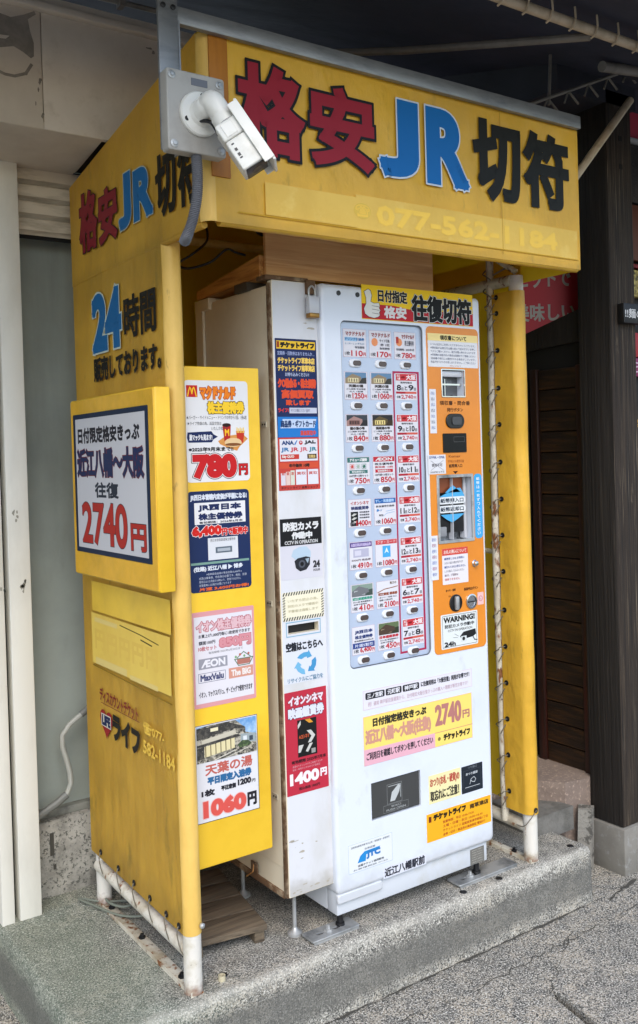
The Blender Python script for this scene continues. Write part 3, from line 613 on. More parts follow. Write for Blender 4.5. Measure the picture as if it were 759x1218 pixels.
def cloth(name, fr, outline, m, d0, amp=.003, step=.02, thick=.0016, freq=3.0, hem=None):
    """a tarpaulin sheet: grid clipped to a (convex, w-monotone) quad outline given as four corners LB, RB, RT, LT"""
    lb, rb, rt_, lt = [Vector(q) for q in outline]; nu = max(2, int((rb-lb).length/step)); nv = max(2, int((lt-lb).length/step))
    g = Geo(); vs, fs = [], []
    for s_ in (0, 1):
        for j in range(nv+1):
            for i in range(nu+1):
                a = lb.lerp(rb, i/nu); b = lt.lerp(rt_, i/nu); q = a.lerp(b, j/nv)
                e = min(1, 5*min(i/nu, 1-i/nu, j/nv, 1-j/nv))
                dd = d0-amp*e*max(0, .75+mnoise.noise(Vector((q.x*freq, q.y*freq*.6, d0*50)))+.5*mnoise.noise(Vector((q.x*freq*3+q.y*4, q.y*freq*1.2, 3)))+.35*mnoise.noise(Vector((q.x*freq*9, q.y*freq*1.5, 8)))*max(0, 1-4*j/nv))
                vs.append(fr.p(q.x, q.y, dd-s_*thick))
    N1 = (nu+1)*(nv+1)
    for j in range(nv):
        for i in range(nu): a = j*(nu+1)+i; fs.append((a, a+1, a+nu+2, a+nu+1)); fs.append((a+N1, a+nu+1+N1, a+nu+2+N1, a+1+N1))
    bd = [i for i in range(nu)]+[nu+j*(nu+1) for j in range(nv)]+[nv*(nu+1)+nu-i for i in range(nu)]+[(nv-j)*(nu+1) for j in range(nv)]
    for i in range(len(bd)): a, b = bd[i], bd[(i+1) % len(bd)]; fs.append((a, b, b+N1, a+N1))
    g.add(vs, fs, m); return g.build(name, TB, 50)
TARPI = mat('tarpaulin_painted_glow', '#f4dc50', .45, mix=[('#e9ce46', 4, .42, .7)], bump=[(5, .012)], trans=.6)  # lighter lemon copy of the tarpaulin: daylight glow put into its colour
LF = leftf(XL-.027); FF = front(YA-.006)
cloth('side_fabric', LF, [(-YR-.02, .165), (-YF+.004, .155), (-YF+.004, ZA-.004), (-YR-.02, ZA-.004)], TARP2, 0, .0035)
cloth('awning_side_fabric', leftf(XL-.0285), [(-YR-.02, ZA-.012), (-YA-.020, ZA+.002), (-YA-.020, ZT), (-YR-.02, 2.184)], TARP2, 0, .0015)
cloth('awning_side_fabric', leftf(.809), [(-YR-.02, ZA), (-YA, ZA), (-YA, ZT), (-YR-.02, 2.184)], TARPI, 0, .003)
cloth('side_fabric', leftf(XR+.027), [(-YR-.02, .165), (-YF, .16), (-YF, ZA+.1), (-YR-.02, ZA+.1)], TARPI, 0, .005)
cloth('awning_fabric', FF, [(XL-.0015, ZA), (.806, ZA), (.806, ZT-.012), (XL-.0015, ZT-.006)], TARP, 0, .0028, .014)
cloth('rear_fabric', front(YR+.025), [(XL-.02, .165), (XR+.03, .16), (XR+.03, 2.18), (XL-.02, 2.18)], TARPI, 0, .006, .03)
g = Geo()
g.add([(XL-.027, YA, ZT), (.808, YA, ZT), (.808, YR+.02, 2.184), (XL-.027, YR+.02, 2.184)], [(0, 1, 2, 3)], TARPI); g.add([(XL-.027, YA, ZT+.002), (.808, YA, ZT+.002), (.808, YR+.02, 2.186), (XL-.027, YR+.02, 2.186)], [(0, 1, 2, 3)], TARPI); g.build('roof_fabric', TB, 0)
# fabric wrapped round the two front posts
SLV = mat('faded_sleeve', '#e4bc62', .5, mix=[('#cfa74c', 6, .42, .68, (1, 1, .5)), ('#93773a', 34, .66, .76, (1, 1, .3))], bump=[(14, .006, (1, 1, .5))], trans=.1)
def wrap(name, cx, cy, r, a0, a1, z0, z1, m, tail=None, n=14, wob=.002):
    g = Geo(); rows = 60; vs, fs = [], []; pts = []
    if tail and tail[0] == 'pre': pts += tail[1]
    for k in range(n+1): a = math.radians(a0+(a1-a0)*k/n); pts.append((cx+r*math.cos(a), cy+r*math.sin(a)))
    if tail and tail[0] == 'post': pts += tail[1]
    k = len(pts)
    for s_ in (0, 1):
        for j in range(rows+1):
            z = z0+(z1-z0)*j/rows
            for i, (x, y) in enumerate(pts):
                w = wob*mnoise.noise(Vector((i*.45, z*7, cx*9)))*(0 if j in (0,) else 1)
                if s_ == 0: ox, oy = x+(x-cx)/r*w if abs(x-cx) < .05 else x+w, y+(y-cy)/r*w if abs(x-cx) < .05 else y
                else:
                    L = math.hypot(x-cx, y-cy); f = .0018/max(L, .001); ox, oy = x-(x-cx)*f, y-(y-cy)*f
                vs.append((ox, oy, z))
    N1 = (rows+1)*k
    for j in range(rows):
        for i in range(k-1): a = j*k+i; fs += [(a, a+1, a+k+1, a+k), (a+N1, a+k+N1, a+k+1+N1, a+1+N1)]
    for i in range(k-1): fs.append((i, i+N1, i+1+N1, i+1)); b = rows*k; fs.append((b+i, b+i+1, b+i+1+N1, b+i+N1))
    for j in range(rows):
        for i in (0, k-1): a = j*k+i; fs.append((a, a+k, a+k+N1, a+N1))
    g.add(vs, fs, m); return g.build(name, TB, 60)
wrap('post_sleeve', XL-.003, YF, .0250, 180, 360, .155, ZA-.002, SLV, ('post', [(XL+.0220, YF+.03)]))
wrap('post_sleeve', XR, YF, .0285, 360, 180, .16, ZA-.030, TARP, ('post', [(XR-.0285, YF+.03), (XR-.0275, YF+.055), (XR-.0265, YF+.078)]))
# rounded front corners of the awning
wrap('awning_corner', -.4571, YA+.021, .027, 180, 270, ZA+.001, ZT-.004, SLV, None, 8, .003)
wrap('awning_corner', .800, YA+.004, .0105, 270, 360, ZA+.001, ZT-.012, TARP, None, 6, .001)
g = Geo(); P_ = [];  # rolled hem under the fascia
g.tube([(XL+.01+(.79-XL)*i/40, YA+.006, ZA+.004+.002*mnoise.noise(Vector((i*.4, 0, 0)))) for i in range(41)], .0115, TARP, 12); g.build('hem', TB, 60)
g = Geo(); g.tube([(XL-.020, YA+.02+(YR-YA)*i/24, ZA-.004+.002*mnoise.noise(Vector((i*.4, 5, 0)))) for i in range(25)], .009, TARP2, 10); g.build('hem', TB, 60)
# brown timber strip showing in the top of the corner
g = Geo(); g.box(-.466, -.4175, YA-.0098, YA-.004, 2.0, 2.322, mat('orange_brown_tape', '#b0701d', .55, mix=[('#94591a', 9, .4, .7, (3, 3, .4))], bump=[(12, .002)]), .001); g.build('corner_tape', TB)
# printed / patched areas of the fascia
FP = front(YA-.0085)
P = Print(FP, base=0)
P.rect(-.325, 1-2.005, .02, 1-1.928, TARPF, .3)
P.rect(-.055, 1-2.012, .79, 1-1.925, TARPF, .5)
P.rect(.4685, 1-2.315, .4710, 1-1.912, '#b98f22', .9)
P.rect(-.40, 1-1.9265, .795, 1-1.9235, '#bd9222', .8)
P.build('fascia_patch', TB)
P = Print(FP, base=.0005); GH = mat('ghost_number', '#e6bc42', .5)
P.disc(-.035, 1-1.972, .028, '#d3b04a', 1, 20, .020); P.text('☎', -.058, 1-1.988, -.012, 1-1.955, GH, .0008, 2)
P.text('077-562-1184', .01, 1-1.995, .70, 1-1.942, GH, .0035, 1); P.build('faded_phone_number', TB)
FPc = [(-.402, -.2005, 2.061, 2.2895, '格', RED), (-.1965, .016, 2.0635, 2.278, '安', RED), (.0215, .166, 2.068, 2.287, 'J', BLU), (.180, .347, 2.068, 2.2885, 'R', BLU), (.3595, .5515, 2.059, 2.287, '切', BLACK), (.5615, .7595, 2.062, 2.285, '符', BLACK)]
for u0, u1, w0, w1, ch, col in FPc:
    P = Print(FP, u0, u1, w0, w1, .0006)
    if col == RED: P.text(ch, .03, .03, .97, .97, '#8e1d2c', .0080, 2, out=(BLACK, .0072))
    elif col == BLU: P.text(ch, .04, .03, .96, .97, '#0b62a4', .0135 if ch == 'R' else .0145, 2, out=('#c3ccd2', .0045))
    else: P.text(ch, .0, .0, 1, 1, '#16150f', .0098, 2)
    P.build('letter', TB)
LP = leftf(XL-.031)
for y0, y1, w0, w1, ch, col in ((.545, .405, 1.965, 2.137, '格', RED), (.395, .262, 1.962, 2.112, '安', RED), (.250, .168, 1.972, 2.118, 'J', BLU), (.153, .035, 1.975, 2.108, 'R', BLU), (.018, -.098, 1.952, 2.108, '切', BLACK), (-.106, -.215, 1.95, 2.105, '符', BLACK)):
    P = Print(LP, -y0, -y1, w0, w1, .0006)
    if col == RED: P.text(ch, .0, .0, 1, 1, '#7c1c27', .0060, 2, out=(BLACK, .003))
    elif col == BLU: P.text(ch, .0, .0, 1, 1, '#155f94', .010, 2, out=('#a9b2a0', .003))
    else: P.text(ch, .0, .0, 1, 1, '#16150f', .0058, 2)
    P.build('letter', TB)
LQ = leftf(XL-.0295)
P = Print(LQ, base=.001)
P.text('24', -.470, 1-1.833, -.258, 1-1.665, '#155f94', .0125, 2, out=('#b9c2b2', .005)); P.build('lettering', TB)
P = Print(LQ, base=.001); P.text('時間', -.243, 1-1.795, -.040, 1-1.68, '#15140f', .0034, 2); P.text('販売しております。', -.470, 1-1.652, -.018, 1-1.582, '#15140f', .0030, 2); P.build('lettering', TB)
# faded patches and the life logo
P = Print(LQ, base=.0006); 
P.rect(-.545, 1-1.0, -.012, 1-.912, mat('vinyl_patch_side', '#ecc440', .42, mix=[('#dcb43c', 9, .4, .7)]), .5); P.rect(-.555, 1-.905, -.02, 1-.755, mat('faded_side_patch', '#e6c658', .5, mix=[('#d8b44c', 5, .4, .7)]), .4)
for y0, y1, z0, z1 in ((-.53, -.36, .893, .880), (-.53, -.30, .775, .755), (-.28, -.10, .765, .752)): P.rect(y0, 1-z0, y1, 1-z1, '#dcc478', .8)
P.line([(-.34, 1-.893), (-.20, 1-.885), (-.09, 1-.875)], .0015, '#5a4a1a', 1.2); P.line([(-.20, 1-.872), (-.13, 1-.866)], .0018, '#4a3c18', 1.2); P.line([(-.55, 1-.748), (-.02, 1-.735)], .002, '#8d6d14', 1.2)
for q in range(5): P.text('円', -.53+.09*q, 1-.86, -.455+.09*q, 1-.80, mat('ghost_letter', '#deba50', .5), .003, 1)
P.build('faded_patch', TB)['kind'] = 'stuff'
P = Print(LQ, base=.0008)
P.text('ディスカウントチケット', -.508, 1-.690, -.232, 1-.650, '#7c1c1c', .0012, 2, slope=-.02); P.rect(-.50, 1-.646, -.225, 1-.644, '#7c1c1c', 1)
def heart(cx, cz, w, h): return [(cx+w*16*math.sin(t)**3/17, 1-(cz+h*(13*math.cos(t)-5*math.cos(2*t)-2*math.cos(3*t)-math.cos(4*t))/15)) for t in [2*math.pi*i/28 for i in range(28)]]
P.poly(heart(-.463, .592, .050, .044), '#8f1c20', 1); P.rect(-.500, 1-.615, -.428, 1-.578, '#c9c4b4', 2); P.text('LIFE', -.495, 1-.612, -.432, 1-.581, '#15224a', .0028, 3)
P.text('ライフ', -.418, 1-.632, -.225, 1-.556, '#15140f', .0052, 2, slope=-.04)
P.text('☎077-', -.200, 1-.655, -.070, 1-.622, GH, .0010, 2, slope=-.02); P.text('582-1184', -.205, 1-.605, -.012, 1-.568, GH, .0014, 2, slope=-.02)
P.build('shop_logo', TB)
# grommets and lacing
def grommet(c, ax): g = Geo(); g.lathe(c, ax, [(-.001, .0085), (.0012, .0085), (.002, .006), (.0006, .0035)], DKMET, 12); return g.build('grommet', TB)
gz = [1.854, 1.802, 1.68, 1.556, 1.436, 1.312, 1.19, 1.07, .95, .822, .701, .58, .46, .34, .22]
for i, z in enumerate(gz):
    grommet((XR-.0285, YF+.060, z), (-1, 0, 0))
    g = Geo(); x0 = XR-.030
    g.tube(smoothpts([(x0, .064, z), (x0-.012, .078, z-.004), (x0-.006, .088, z-.012), (x0+.002, .118, z-.03), (x0+.012, .10, z-.045), (x0-.010, .086, z-.052), (x0-.002, .07, z-.02)], 4), .0016, WIRE, 6); g.build('tie', TB)
for i, (y, z) in enumerate(((.543, .186), (.41, .184), (.30, .181), (.195, .178), (.095, .174), (.022, .172))):
    grommet((XL-.030, y, z), (-1, 0, 0)); g = Geo(); x0 = XL-.031
    g.tube(smoothpts([(x0, y, z), (x0-.006, y-.003, z-.02), (x0+.004, y-.012, z-.068), (x0+.03, y-.02, z-.082), (x0+.05, y-.015, z-.05), (x0+.03, y-.003, z-.022), (x0+.006, y+.004, z-.012)], 4), .0016, WIRE, 6); g.build('tie', TB)
grommet((XR-.002, YF-.030, .175), (0, -1, 0)); g = Geo(); g.tube(smoothpts([(XR, YF-.032, .176), (XR-.02, YF-.024, .15), (XR-.03, YF, .12), (XR-.015, YF+.05, .11)], 4), .0016, WIRE, 6); g.build('tie', TB)
g = Geo(); g.lathe((XL+.012, YF-.027, .178), (.2, -1, 0), [(0, .007), (.005, .007), (.008, .003)], STEEL, 12); g.build('screw', TB)
for i, z in enumerate((.30, .37)): pass
# wire wrapped at the upper joint of the right side
g = Geo(); g.tube(smoothpts([(.745+.014*math.cos(i*1.3), .10+.014*math.sin(i*1.3), 1.96-.012*i) for i in range(12)], 4), .0024, WIRE, 6)
g.tube(smoothpts([(.75, .08, 1.93), (.77, .03, 1.95), (.79, -.03, 1.965), (.80, -.10, 1.96)], 4), .003, WIRE, 6); g.build('tie', TB)
# stains on the post bottoms are in the paint; aluminium rail along the fascia top
g = Geo(); g.box(-.562, .797, YA-.028, YA-.011, 2.319, 2.356, ALU, .0015); g.box(-.562, .797, YA-.026, YA+.02, 2.354, 2.357, ALU); g.build('rail', TB)

# ------------------------------------------------------------------ sign box on the booth side
SB = thing('sign_box', 'yellow boxed sign with a round trip price poster on the left side of the booth', 'sign', (-.51, .26, 1.03))
g = Geo(); slab(g, leftf(-.490), rrect(-.548, .030, 1.026, 1.533, .004, 2), [], 0, .042, BOARD, .006); g.build('box', SB)
g = Geo(); slab(g, leftf(-.531), rrect(-.544, .026, 1.030, 1.529, .004, 2), [rrect(-.528, -.004, 1.092, 1.492, .002, 2)], 0, .0022, TARPB, .001); g.build('cover', SB)
sh = sheet(leftf(-.5325), -.526, -.006, 1.094, 1.490, '#15263f', SB, 'poster')
P = Print(leftf(-.5325), -.526, -.006, 1.094, 1.490, .0008)
P.rect(.035, .035, .965, .965, '#c2c2c6', 1)
P.text('日付限定格安きっぷ', .07, .10, .90, .215, '#1c1c26', .0022, 2)
P.text('近江八幡～大阪', .05, .255, .94, .455, '#1b2a50', .0030, 2, out=('#6a1c26', .0022))
P.text('往復', .30, .49, .62, .60, '#1f2836', .0020, 2)
P.text('2740', .10, .635, .72, .93, '#a8271f', .0042, 2, out=('#2a2430', .0020))
P.text('円', .76, .755, .945, .93, '#a8271f', .0030, 2, out=('#2a2430', .0018)); P.build('lettering', sh)

# ------------------------------------------------------------------ poster board
PBD = thing('poster_board', 'tall yellow board with four price posters beside the left booth post', 'board', (-.31, .04, .29))
YB = .0344
g = Geo(); slab(g, front(YB+.012), rrect(-.428, -.193, .290, 1.592, .003, 2), [], 0, .012, BOARD, .002); g.build('panel', PBD)
def poster(parent, x0, x1, z0, z1, col, r=.006, y=YB):
    o = sheet(front(y), x0, x1, z0, z1, col, parent, 'poster', r=r); return o, Print(front(y), x0, x1, z0, z1, .0008)
o, P = poster(PBD, -.4175, -.2295, 1.2915, 1.556, '#d6d5d6', .010)
P.rect(.03, .05, .20, .165, '#b8201c', 1)
P.line([(.05, .155), (.068, .10), (.085, .072), (.10, .085), (.115, .13), (.13, .085), (.145, .072), (.162, .10), (.18, .155)], .0016, '#e9b824', 2)
P.text('マクドナルド', .235, .055, .80, .185, '#e07a18', .0022, 2, out=('#8e1c10', .0012))
P.text('株主優待券', .345, .205, .935, .33, '#e9c02c', .0018, 2, out=('#22180c', .0014))
P.text('★バーガー・サイドメニュー・ドリンクの中から1個、1冊6枚', .02, .345, .97, .385, '#35353a', 0, 2); P.text('★ライブ特価の為、返品交換は', .03, .405, .56, .44, '#35353a', 0, 2); P.text('いたしかねます', .40, .455, .66, .49, '#35353a', 0, 2)
P.poly([(.03, .51), (.40, .50), (.43, .53), (.50, .555), (.43, .58), (.40, .61), (.04, .61), (.02, .56)], '#16244f', 1); P.text('激マックも見ます!', .055, .53, .41, .59, '#d6d6da', .0006, 2)
P.poly([(.50, .60), (.62, .55), (.90, .53), (.98, .58), (.84, .66), (.80, .70), (.66, .67), (.53, .63)], '#c98a46', 1)
P.poly([(.575, .44), (.71, .44), (.69, .60), (.60, .60)], '#a81c1c', 2); P.disc(.64, .44, .013, '#2c1410', 3, 12, .005); P.text('M', .61, .48, .68, .55, '#e9b824', .0006, 3)
P.poly([(.79, .50), (.93, .50), (.90, .62), (.81, .61)], '#b8301c', 2)
for q in range(5): P.rect(.80+.026*q, .465+.01*(q % 2), .815+.026*q, .52, '#e6c25a', 3)
P.disc(.74, .615, .026, '#d8b98a', 3, 16, .012); P.disc(.74, .635, .024, '#7a4a24', 3.5, 16, .004)
P.text('※2025年9月末まで!!', .04, .655, .74, .70, '#26262a', .0006, 2)
P.text('780', .09, .725, .79, .965, '#b8181c', .0062, 2, out=('#d8d4d4', .0018), out2=('#2b1518', .0034)); P.text('円', .82, .83, .965, .945, '#b8181c', .0018, 2, out2=('#2b1518', .0010)); P.build('lettering', o)
o, P = poster(PBD, -.4175, -.235, 1.006, 1.2685, '#18284f', .010)
P.text('JR西日本管轄内定価が半額になる!', .04, .03, .96, .10, '#c9ced8', .0008, 2)
P.rect(.10, .115, .93, .33, '#d6d5d6', 1); P.text('JR西日本', .16, .13, .86, .205, '#16244f', .0014, 2); P.text('株主優待券', .16, .22, .88, .29, '#16244f', .0014, 2); P.text('有効期限：2026年6月末', .17, .30, .88, .325, '#2c2c38', .0003, 2)
P.text('6,400', .05, .345, .53, .455, '#c22018', .0028, 2, out=('#d8d0d0', .0014)); P.text('円で販売中', .53, .375, .96, .455, '#c22018', .0012, 2, out=('#d8d0d0', .0008))
P.rect(.30, .47, .79, .69, '#c9cbd0', 1); P.text('西日本旅客鉄道株主優待券', .34, .48, .75, .51, '#46464e', 0, 2); P.rect(.42, .565, .69, .625, '#55606b', 2); P.rect(.45, .58, .66, .61, '#9fa6ae', 2.6)
P.rect(.02, .705, .97, .728, '#6f9186', 1); P.text('(往路) 近江八幡 ▶ 博多', .06, .745, .86, .80, '#c9ced8', .0007, 2)
for q, (t, a, b) in enumerate((('※新幹線自由席の場合往復10,600円→', .26, .84), ('往路は乗車券、特急券が必要です。格安、往復', .14, .92), ('発売日は1か月前の10時より、使用できません', .14, .82), ('往復使用には2枚が必要になります', .14, .66))): P.text(t, a, .815+.035*q, b, .84+.035*q, '#aeb4c4', 0, 2)
P.text('片道 3,600円お得!', .14, .955, .95, .99, '#c95a28', .0006, 2); P.build('lettering', o)
o, P = poster(PBD, -.4175, -.231, .7065, .9555, '#c98f92', .004)
P.rect(.035, .05, .965, .955, '#cfccd2', 1)
P.text('イオン株主優待券', .07, .095, .95, .215, '#cdaab0', .0012, 2, out=('#a85c66', .0016)); P.text('お買上げ1,000円毎に1枚使用できます', .10, .235, .93, .275, '#33333c', .0003, 2)
P.text('額面100円', .10, .305, .36, .345, '#46464e', .0004, 2); P.text('10枚セット', .09, .36, .38, .41, '#b06a70', .0005, 2); P.text('850円', .42, .29, .94, .41, '#c4848c', .0024, 2, out=('#a84c58', .0012)); P.text('有効期限 2025年6月30日まで', .25, .425, .80, .45, '#55555c', 0, 2)
P.rect(.09, .49, .545, .60, '#8d8d96', 1.5); P.text('ÆON', .13, .505, .51, .585, '#d4d2d8', .0012, 2.5)
P.rect(.70, .55, .92, .61, '#a56a5e', 1.5); P.line([(.66, .55), (.96, .55), (.90, .62), (.72, .62), (.66, .55)], .0012, '#55705a', 2); P.line([(.70, .54), (.81, .48), (.92, .54)], .0012, '#55705a', 2)
for q in range(4): P.disc(.68+.07*q, .525-.02*(q % 2), .0035, ('#6f9a6a', '#a8584c')[q % 2], 2.5, 8)
P.frame(.08, .64, .51, .74, .0012, '#5a5f78', 1.5); P.text('MaxValu', .11, .655, .48, .725, '#3f4468', .0010, 2); P.rect(.56, .635, .96, .745, '#c28a78', 1.5); P.text('The BIG', .60, .655, .92, .725, '#d8d0cc', .0010, 2.5)
P.text('イオン、マックスバリュ、ザ・ビッグで使用できます', .08, .83, .94, .895, '#33333c', .0004, 2); P.build('lettering', o)
o, P = poster(PBD, -.4175, -.231, .4075, .6625, '#cdccd0', .003)
P.frame(0, 0, 1, 1, .0016, '#3a4248', .6)
PHM = mat('print_photo_tones', '#6a665c', .5, mix=[('#a9a394', 60, .48, .56), ('#2b2926', 85, .52, .58), ('#c9c3b0', 140, .58, .64)])
PHD = mat('print_photo_dark', '#2e2c2a', .5, mix=[('#4d4a44', 90, .48, .6), ('#8a8478', 160, .62, .68)])
PHS = mat('print_photo_sky', '#5f8fc0', .5, mix=[('#9fbcd6', 30, .45, .65)])
PHG = mat('print_photo_green', '#34452c', .5, mix=[('#5c6f44', 120, .5, .6), ('#1c2518', 150, .55, .62)])
P.rect(.02, .015, .98, .385, PHS, 1); P.poly([(.02, .03), (.20, .015), (.64, .015), (.80, .115), (.80, .16), (.98, .20), (.98, .385), (.02, .385)], PHM, 1.4)
P.poly([(.02, .045), (.50, .016), (.79, .10), (.80, .118), (.60, .10), (.02, .15)], PHD, 2); P.poly([(.10, .155), (.60, .115), (.66, .16), (.10, .20)], '#b9b3a2', 2.4); P.poly([(.02, .20), (.68, .165), (.72, .19), (.02, .225)], PHD, 2.8)
P.poly([(.14, .225), (.62, .195), (.62, .30), (.14, .335)], '#cfc49a', 3)
for q in range(6): P.poly([(.15+.08*q, .224-.005*q), (.163+.08*q, .223-.005*q), (.163+.08*q, .333-.006*q), (.15+.08*q, .334-.006*q)], '#4a3c2a', 3.4)
P.poly([(.02, .23), (.13, .225), (.13, .34), (.02, .35)], PHD, 3.2); P.poly([(.72, .17), (.97, .19), (.97, .28), (.72, .265)], '#8f9a9c', 2.6); P.rect(.76, .20, .82, .25, '#c9cdd0', 3.2); P.rect(.86, .21, .92, .26, '#3a4450', 3.2)
P.poly([(.66, .28), (.74, .24), (.84, .25), (.90, .29), (.84, .315), (.70, .31)], PHG, 3.6); P.poly([(.02, .35), (.30, .325), (.98, .305), (.98, .385), (.02, .385)], PHM, 3.8)
for q in range(3): P.line([(.30+.10*q, .38), (.62+.11*q, .325)], .0009, ('#d6d2c6', '#3a3834', '#c4c0b4')[q], 4.2)
P.rect(.24, .05, .36, .085, '#d6cfae', 3)
P.text('天葉の湯', .14, .41, .90, .525, '#b05a50', .0010, 2); P.text('平日限定入浴券', .17, .54, .88, .625, '#2a5f8c', .0016, 2)
P.text('1枚', .07, .665, .28, .735, '#22222a', .0014, 2); P.text('平日定価', .38, .66, .62, .715, '#22222a', .0010, 2); P.text('1200', .65, .64, .87, .705, '#22222a', .0014, 2); P.text('円', .88, .67, .94, .705, '#22222a', .0004, 2)
P.text('1060', .09, .78, .78, .955, '#c85048', .0044, 2, out=('#d8a8a4', .0018)); P.text('円', .80, .80, .955, .945, '#1f1f26', .0022, 2); P.build('lettering', o)

# ------------------------------------------------------------------ narrow cabinet
CB = thing('return_cabinet', 'narrow white cabinet with stickers and a slot for empty boxes left of the machine', 'cabinet', (-.08, .22, 0))
YC = .02
g = Geo(); slab(g, front(YC+.02), rrect(-.1535, -.004, .143, 1.833, .004, 2), [[(-.132, .864), (-.031, .864), (-.031, .889), (-.132, .889)]], 0, .02, CABF, .002, side=CABS); g.build('door', CB)
g = Geo(); g.box(-.135, -.028, YC+.022, YC+.024, .86, .893, BLK); g.build('slot_liner', CB, 0)
g = Geo(); g.box(-.152, -.01, YC+.0225, .428, .150, 1.822, CABS, .003); g.build('body', CB)
g = Geo(); g.box(-.158, -.150, YC+.003, YC+.021, .143, 1.825, EDGE, .001); g.box(-.1575, -.012, YC+.021, .428, .135, .152, EDGE, .002); g.build('edge_trim', CB)
g = Geo(); g.box(-.1545, -.152, YC+.03, .425, .22, 1.815, CABS); g.build('side_skin', CB)
for z in (1.442, .947, .41):
    g = Geo(); g.box(-.157, -.154, .062, .088, z-.008, z+.008, mat('latch_plate', '#b9b4a4', .5)); g.build('latch', CB)
    for y in (.068, .08):
        g = Geo(); g.lathe((-.157, y, z), (-1, 0, 0), [(0, .003), (.001, .003)], BLK, 8); g.build('screw', CB)
g = Geo(); g.box(-.1585, -.1555, .026, .034, 1.69, 1.76, EDGE, .001); g.build('hinge', CB)
g = Geo(); g.box(-.164, -.02, .36, .45, 1.80, 1.835, CABS, .002); g.build('rear_bracket', CB)
g = Geo(); g.box(-.164, -.156, .40, .445, 1.60, 1.80, CABS); g.build('rear_plate', CB)
g = Geo(); g.box(-.165, -.10, .13, .20, 1.82, 1.845, mat('grey_tape', '#4a443c', .7)); g.build('tape', CB)
g = Geo(); g.lathe((-.095, .09, .0), (0, 0, 1), [(0, .022), (.006, .022), (.012, .012), (.02, .006), (.15, .006)], STEEL, 18); g.build('levelling_foot', CB)
g = Geo(); g.lathe((-.095, .38, .0), (0, 0, 1), [(0, .022), (.006, .022), (.012, .012), (.02, .006), (.15, .006)], STEEL, 18); g.build('levelling_foot', CB)
g = Geo(); g.tube([(-.158, .20, .18), (-.165, .195, .16), (-.16, .24, .13)], .002, PINE, 6); g.box(-.160, -.156, .18, .215, .155, .185, EDGE); g.build('peeling_tape', CB)
# stickers
def csheet(x0, x1, z0, z1, col): o = sheet(front(YC), x0, x1, z0, z1, col, CB, 'sticker', .0005, r=.002); return o, Print(front(YC), x0, x1, z0, z1, .0005)
o, P = csheet(-.1475, -.0115, 1.2585, 1.6745, '#1a2750')
P.rect(.03, .015, .97, .068, '#e2b72e', 1); P.rect(.04, .02, .10, .06, '#8f3c1c', 2); P.text('チケットライフ', .12, .022, .95, .062, '#1c1a14', .0016, 2)
P.text('定期券・回数券はありませんか…', .05, .083, .95, .110, '#9aa4c8', .0002, 2); P.text('チケットライフ草津本店', .05, .122, .95, .165, '#e4c05c', .0008, 2); P.text('チケットライフ南草津店', .05, .172, .95, .215, '#e4c05c', .0008, 2)
P.text('お持ち込みください!', .22, .222, .80, .248, '#a9b1cc', .0003, 2); P.text('ク○株余る・株主優待', .04, .262, .97, .325, '#d24a28', .0016, 2); P.text('高価買取', .12, .335, .90, .395, '#d24a28', .0018, 2); P.text('致します', .22, .402, .82, .44, '#d24a28', .0012, 2)
P.text('ライフ!', .03, .458, .28, .485, '#d2382c', .0006, 2); P.rect(.30, .455, .97, .492, '#b9bccb', 1); P.text('今すぐお電話ください ☎077', .33, .462, .80, .485, '#3a4060', 0, 2)
P.rect(.015, .515, .985, .650, '#1f6fb8', 1); P.poly([(.07, .59), (.13, .53), (.95, .53), (.90, .59)], '#b4c4dc', 2); P.text('商品券・ギフトカード', .08, .538, .93, .585, '#16305c', .0008, 3); P.text('高価買取中', .55, .605, .93, .64, '#c2453c', .0006, 2)
P.rect(.0, .652, 1, 1, '#b43c34', 1); P.rect(.04, .662, .96, .808, '#cfced4', 1.6); P.text('ANA', .09, .672, .38, .70, '#22406f', .0010, 2.2); P.poly([(.38, .70), (.45, .67), (.47, .67), (.42, .70)], '#2c6fb0', 2.2); P.disc(.55, .687, .006, '#b8202c', 2.2, 14); P.disc(.55, .684, .0025, '#cfced4', 2.8, 8); P.text('JAL', .64, .672, .92, .70, '#26262e', .0012, 2.2)
for q, c_ in enumerate(('#2c6a9c', '#b8404c', '#c26a74', '#3a7a8c')): P.text('JR', .07+.225*q, .717, .26+.225*q, .75, c_, .0009, 2.2)
P.rect(.06, .763, .50, .795, '#b8352c', 2.2); P.text('Edy QUO', .09, .768, .38, .79, '#d4ccc4', .0005, 2.8); P.rect(.70, .763, .93, .795, '#3a2420', 2.2); P.text('百貨店', .73, .768, .90, .79, '#c9b070', .0004, 2.8)
P.rect(.03, .817, .97, .855, '#c24a30', 1.6); P.text('年中無休 10時', .25, .824, .75, .85, '#2a1a18', .0006, 2.2)
for q, (a, b, c_) in enumerate(((.05, .16, '#c9c4cc'), (.17, .27, '#d0b8b0'), (.28, .38, '#c4c8b8'), (.41, .67, '#cfd0d8'), (.70, .96, '#cfd0d8'))): P.rect(a, .865+(.02 if q < 3 else 0)-.008*q*(q < 3), b, .965, c_, 1.8); P.text('買取', a+.02, .88, b-.02, .90, '#b8453c', .0002, 2.4)
P.text('チケットライフ 金券ショップ', .05, .975, .95, .992, '#2a1a1a', .0002, 2); P.build('lettering', o)
o, P = csheet(-.149, -.012, 1.0135, 1.181, '#c4c3cb')
P.rect(0, 0, 1, .445, '#141416', 1); P.text('防犯カメラ', .07, .06, .93, .205, '#d0d0d0', .0014, 2); P.text('作動中', .27, .225, .77, .345, '#d0d0d0', .0014, 2); P.text('CCTV IN OPERATION', .10, .365, .90, .425, '#c0c0c0', .0004, 2)
